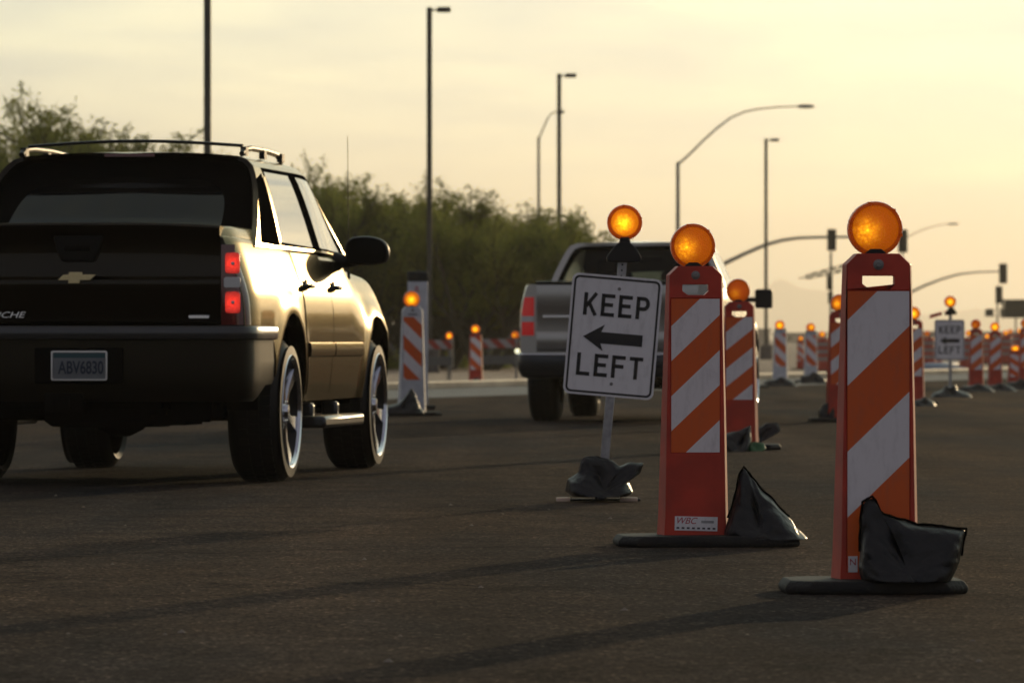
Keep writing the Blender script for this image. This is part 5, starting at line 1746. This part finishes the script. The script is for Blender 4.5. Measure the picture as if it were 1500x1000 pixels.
def shed(label, px0, px1, ytop, Z, m, roof):
    a, c = P(px0, ytop, Z), P(px1, ytop, Z)
    w, h = c.x - a.x, a.z
    t = thing('building', label, 'building', ((a.x + c.x) / 2, Z, 0), group='low buildings on the skyline')
    b = MB(); b.box((0, w * 0.3, h / 2), (w, w * 0.6, h)); b.build('wall', m, t)
    b = MB(); b.box((0, w * 0.3, h + 0.15), (w + 0.6, w * 0.6 + 0.6, 0.3)); b.build('roof', roof, t)
    for k in range(int(w / 5)):
        b = MB(); b.box((-w / 2 + 2.5 + k * 5, -0.02, h * 0.55), (2.2, 0.06, h * 0.3)); b.build('window', M['glass1'], t)


shed('low tan building left of the first white panel on the skyline', 1086, 1128, 484, 900, M['pale_kerb'], M['block'])
shed('low wide pale building on the skyline behind the two white panels', 1134, 1212, 489, 1100, M['pale_kerb'], M['block'])
shed('low building on the skyline left of the far keep left sign', 1345, 1392, 487, 1000, M['block'], M['pale_kerb'])
shed('low building on the skyline at the right edge', 1425, 1520, 488, 950, M['pale_kerb'], M['block'])

# ------------------------------------------------------------------ trees
def make_tree(label, seed, h, spread, leaves, bare=0.0):
    rnd = random.Random(seed)
    t = thing('palo_verde_tree', label, 'tree', group='desert trees along the road')
    wood = MB(); tips = []
    def grow(p, d, L, r, lvl):
        segs = 4
        pts = [p]; dd = d.copy()
        for k in range(segs):
            j = Vector((rnd.gauss(0, 1), rnd.gauss(0, 1), rnd.gauss(0, 0.6))) * 0.13
            dd = (dd + j + Vector((0, 0, 0.05 if lvl < 3 else 0.16))).normalized()
            pts.append(pts[-1] + dd * L / segs)
        n = 8 if lvl == 0 else (5 if lvl < 3 else 3)
        wood.tube(pts, [lerp(r, r * 0.62, k / segs) for k in range(segs + 1)], n, cap=False)
        if lvl >= 3:
            tips.append((pts, lvl))
        if lvl < 4:
            nb = [4, 4, 4, 4][lvl]
            for k in range(nb):
                u = rnd.uniform(0.35, 1.0) if k else 1.0
                q = pts[min(segs, int(u * segs))]
                ax = Vector((rnd.gauss(0, 1), rnd.gauss(0, 1), rnd.gauss(0.25, 0.5))).normalized()
                nd = (dd * 0.9 + ax * 0.75).normalized()
                grow(q, nd, L * rnd.uniform(0.58, 0.80) * (1.25 if lvl == 3 and rnd.random() < 0.3 else 1), r * 0.56, lvl + 1)
    for k in range(4):
        a = 2 * math.pi * (k + rnd.random() * 0.6) / 4
        d = Vector((math.cos(a) * spread, math.sin(a) * spread, 1.0)).normalized()
        grow(Vector((0.1 * math.cos(a), 0.1 * math.sin(a), 0)), d, h * 0.34, 0.09, 0)
    wood.build('trunk', M['bark'], t, smooth=60, fix=False)
    lf = MB()
    vs, fs = [], []
    if tips:
        per = leaves // len(tips)
    for pts, lvl in tips:
        for k in range(per):
            u = rnd.random() * 3.999
            i = int(u)
            q = pts[i].lerp(pts[i + 1], u - i)
            sg_ = 0.12 * (1 - u * 0.17)
            q = q + Vector((rnd.gauss(0, sg_), rnd.gauss(0, sg_), rnd.gauss(0, sg_)))
            if q.z < 1.15 + 0.35 * noise.noise(q * 0.9):
                continue
            a = Vector((rnd.gauss(0, 1), rnd.gauss(0, 1), rnd.gauss(0, 1))).normalized()
            c = a.orthogonal().normalized()
            L_, w_ = rnd.uniform(0.03, 0.07), rnd.uniform(0.010, 0.021)
            o = len(vs)
            vs += [q - a * L_ - c * w_, q + a * L_ - c * w_ * 0.3, q + a * L_ + c * w_ * 0.3, q - a * L_ + c * w_]
            fs.append((o, o + 1, o + 2, o + 3))
    lf.v = [tuple(v) for v in vs]; lf.f = fs; lf.m = [0] * len(fs)
    lf.build('crown', M['leaf'], t, smooth=0, fix=False)
    mz = max(v[2] for v in lf.v)
    return t, mz


protos = [make_tree('proto', 3, 4.6, 0.55, 42000), make_tree('proto', 8, 4.6, 0.75, 38000), make_tree('proto', 21, 4.8, 0.4, 30000), make_tree('proto', 33, 4.4, 0.9, 42000)]
tree_spec = [  # px, top y, Z, proto, rotation, width factor, label
    (15, 112, 150, 0, 10, 1.15, 'leafy desert tree cut by the left edge, above the black truck bed'),
    (72, 140, 146, 2, 60, 0.9, 'airy desert tree left of the black truck roof rack'),
    (124, 176, 158, 2, 120, 0.34, 'thin sparse tree top just left of the roof rack'),
    (285, 212, 170, 2, 200, 0.8, 'tree whose top twigs show over the black truck roof'),
    (200, 250, 160, 1, 20, 1.0, 'tree hidden mostly behind the black truck roof'),
    (428, 218, 152, 2, 90, 0.9, 'desert tree rising just right of the black truck roof'),
    (478, 240, 160, 0, 150, 1.0, 'desert tree behind the black truck aerial'),
    (535, 252, 148, 1, 230, 1.0, 'broad desert tree above the black truck mirror'),
    (585, 275, 156, 3, 300, 0.95, 'low bushy tree left of the middle light pole'),
    (655, 246, 150, 0, 40, 1.05, 'tallest desert tree just right of the middle light pole'),
    (715, 288, 144, 3, 80, 1.0, 'rounded desert tree above the two barricades'),
    (762, 300, 160, 1, 190, 0.85, 'desert tree under the short sunlit street lamp'),
    (800, 318, 168, 2, 10, 0.9, 'last tree of the row, beside the silver pickup'),
    (610, 300, 172, 1, 99, 1.1, 'rear desert tree behind the middle light pole'),
    (690, 312, 176, 0, 270, 1.2, 'rear desert tree behind the middle of the row'),
    (510, 300, 178, 3, 15, 1.2, 'rear desert tree low behind the black truck mirror'),
    (40, 240, 176, 3, 45, 1.3, 'rear desert tree low behind the left edge'),
    (770, 345, 150, 3, 130, 0.8, 'low bushy tree left of the silver pickup cab'),
]
for k_, (px_, ty_, Z_, pi_) in enumerate(((2180, 300, 150, 1), (2330, 330, 155, 0), (2470, 285, 148, 3), (2620, 320, 152, 1), (2770, 290, 150, 0), (2950, 330, 155, 3))):  # unseen row, added for its reflection in the black truck's doors
    tree_spec.append((px_, ty_, Z_, pi_, 50 * k_, 1.3, ['nearest', 'second', 'third', 'fourth', 'fifth', 'farthest'][k_] + ' desert tree of the row beyond the right edge of the photo'))
used = [False] * 4
for px, ty, Z, pi, rz, wf, lb in tree_spec:
    pt, mz = protos[pi]
    top = H + (HY - ty) / F * Z
    s_ = top / mz
    loc = ((px - 750) / F * Z, Z, 0)
    if not used[pi]:
        used[pi] = True; tr = pt; tr.location = loc; tr.rotation_euler = (0, 0, R(rz)); tr['label'] = lb
    else:
        tr = dup(pt, lb, loc, rz)
    tr.scale = (s_ * wf, s_ * wf, s_)

# low brush and ground cover under the trees
rnd = random.Random(77)
vs, fs = [], []
for c in range(110):
    Z = rnd.uniform(150, 182); px = rnd.uniform(-40, 800)
    cx = (px - 750) / F * Z; rr = rnd.uniform(0.2, 0.5)
    for k in range(130):
        q = Vector((cx + rnd.gauss(0, rr * 0.5), Z + rnd.gauss(0, rr * 0.5), abs(rnd.gauss(0, rr * 0.5))))
        a = Vector((rnd.gauss(0, 1), rnd.gauss(0, 1), rnd.gauss(0.4, 1))).normalized(); e = a.orthogonal().normalized()
        o = len(vs); L_, w_ = rnd.uniform(0.04, 0.09), 0.02
        vs += [q - a * L_ - e * w_, q + a * L_, q - a * L_ + e * w_]
        fs.append((o, o + 1, o + 2))
bb = MB(); bb.v = [tuple(v) for v in vs]; bb.f = fs; bb.m = [0] * len(fs)
kind(bb.build('undergrowth', M['leaf'], smooth=0, fix=False), 'stuff')

# ------------------------------------------------------------------ haze
hz = bpy.data.materials.new('haze_air'); hz.use_nodes = True
n, l = hz.node_tree.nodes, hz.node_tree.links
n.clear()
o = n.new('ShaderNodeOutputMaterial'); pv = n.new('ShaderNodeVolumePrincipled')
pv.inputs['Color'].default_value = (1.0, 0.95, 0.86, 1)
pv.inputs['Density'].default_value = 0.00016
pv.inputs['Anisotropy'].default_value = 0.6
l.new(pv.outputs[0], o.inputs['Volume'])
b = MB(); b.box((0, 9750, 179), (24600, 20900, 360))
hb = b.build('haze', hz, smooth=0)
kind(hb, 'stuff')
hb.visible_shadow = True

# every flasher is at its own moment of the flash
M['amber_mid'] = amber('amber_lens_fading', 6.5, hot=(0.012, 0.004))
M['amber_off'] = amber('amber_lens_off', 1.2, hot=(-0.02, -0.02))
rl = random.Random(12)
for o in list(bpy.data.objects):
    if o.name.split('.')[0] == 'lens' and o.parent is not None:
        if o.parent in (p1, p2):
            continue
        if o.parent.name.startswith('warning_light') and o.parent.parent == sg1:
            continue
        o.material_slots[0].link = 'OBJECT'
        o.material_slots[0].material = rl.choice([M['amber_dim'], M['amber_mid'], M['amber_lit'], M['amber_off'], M['amber_lit']])
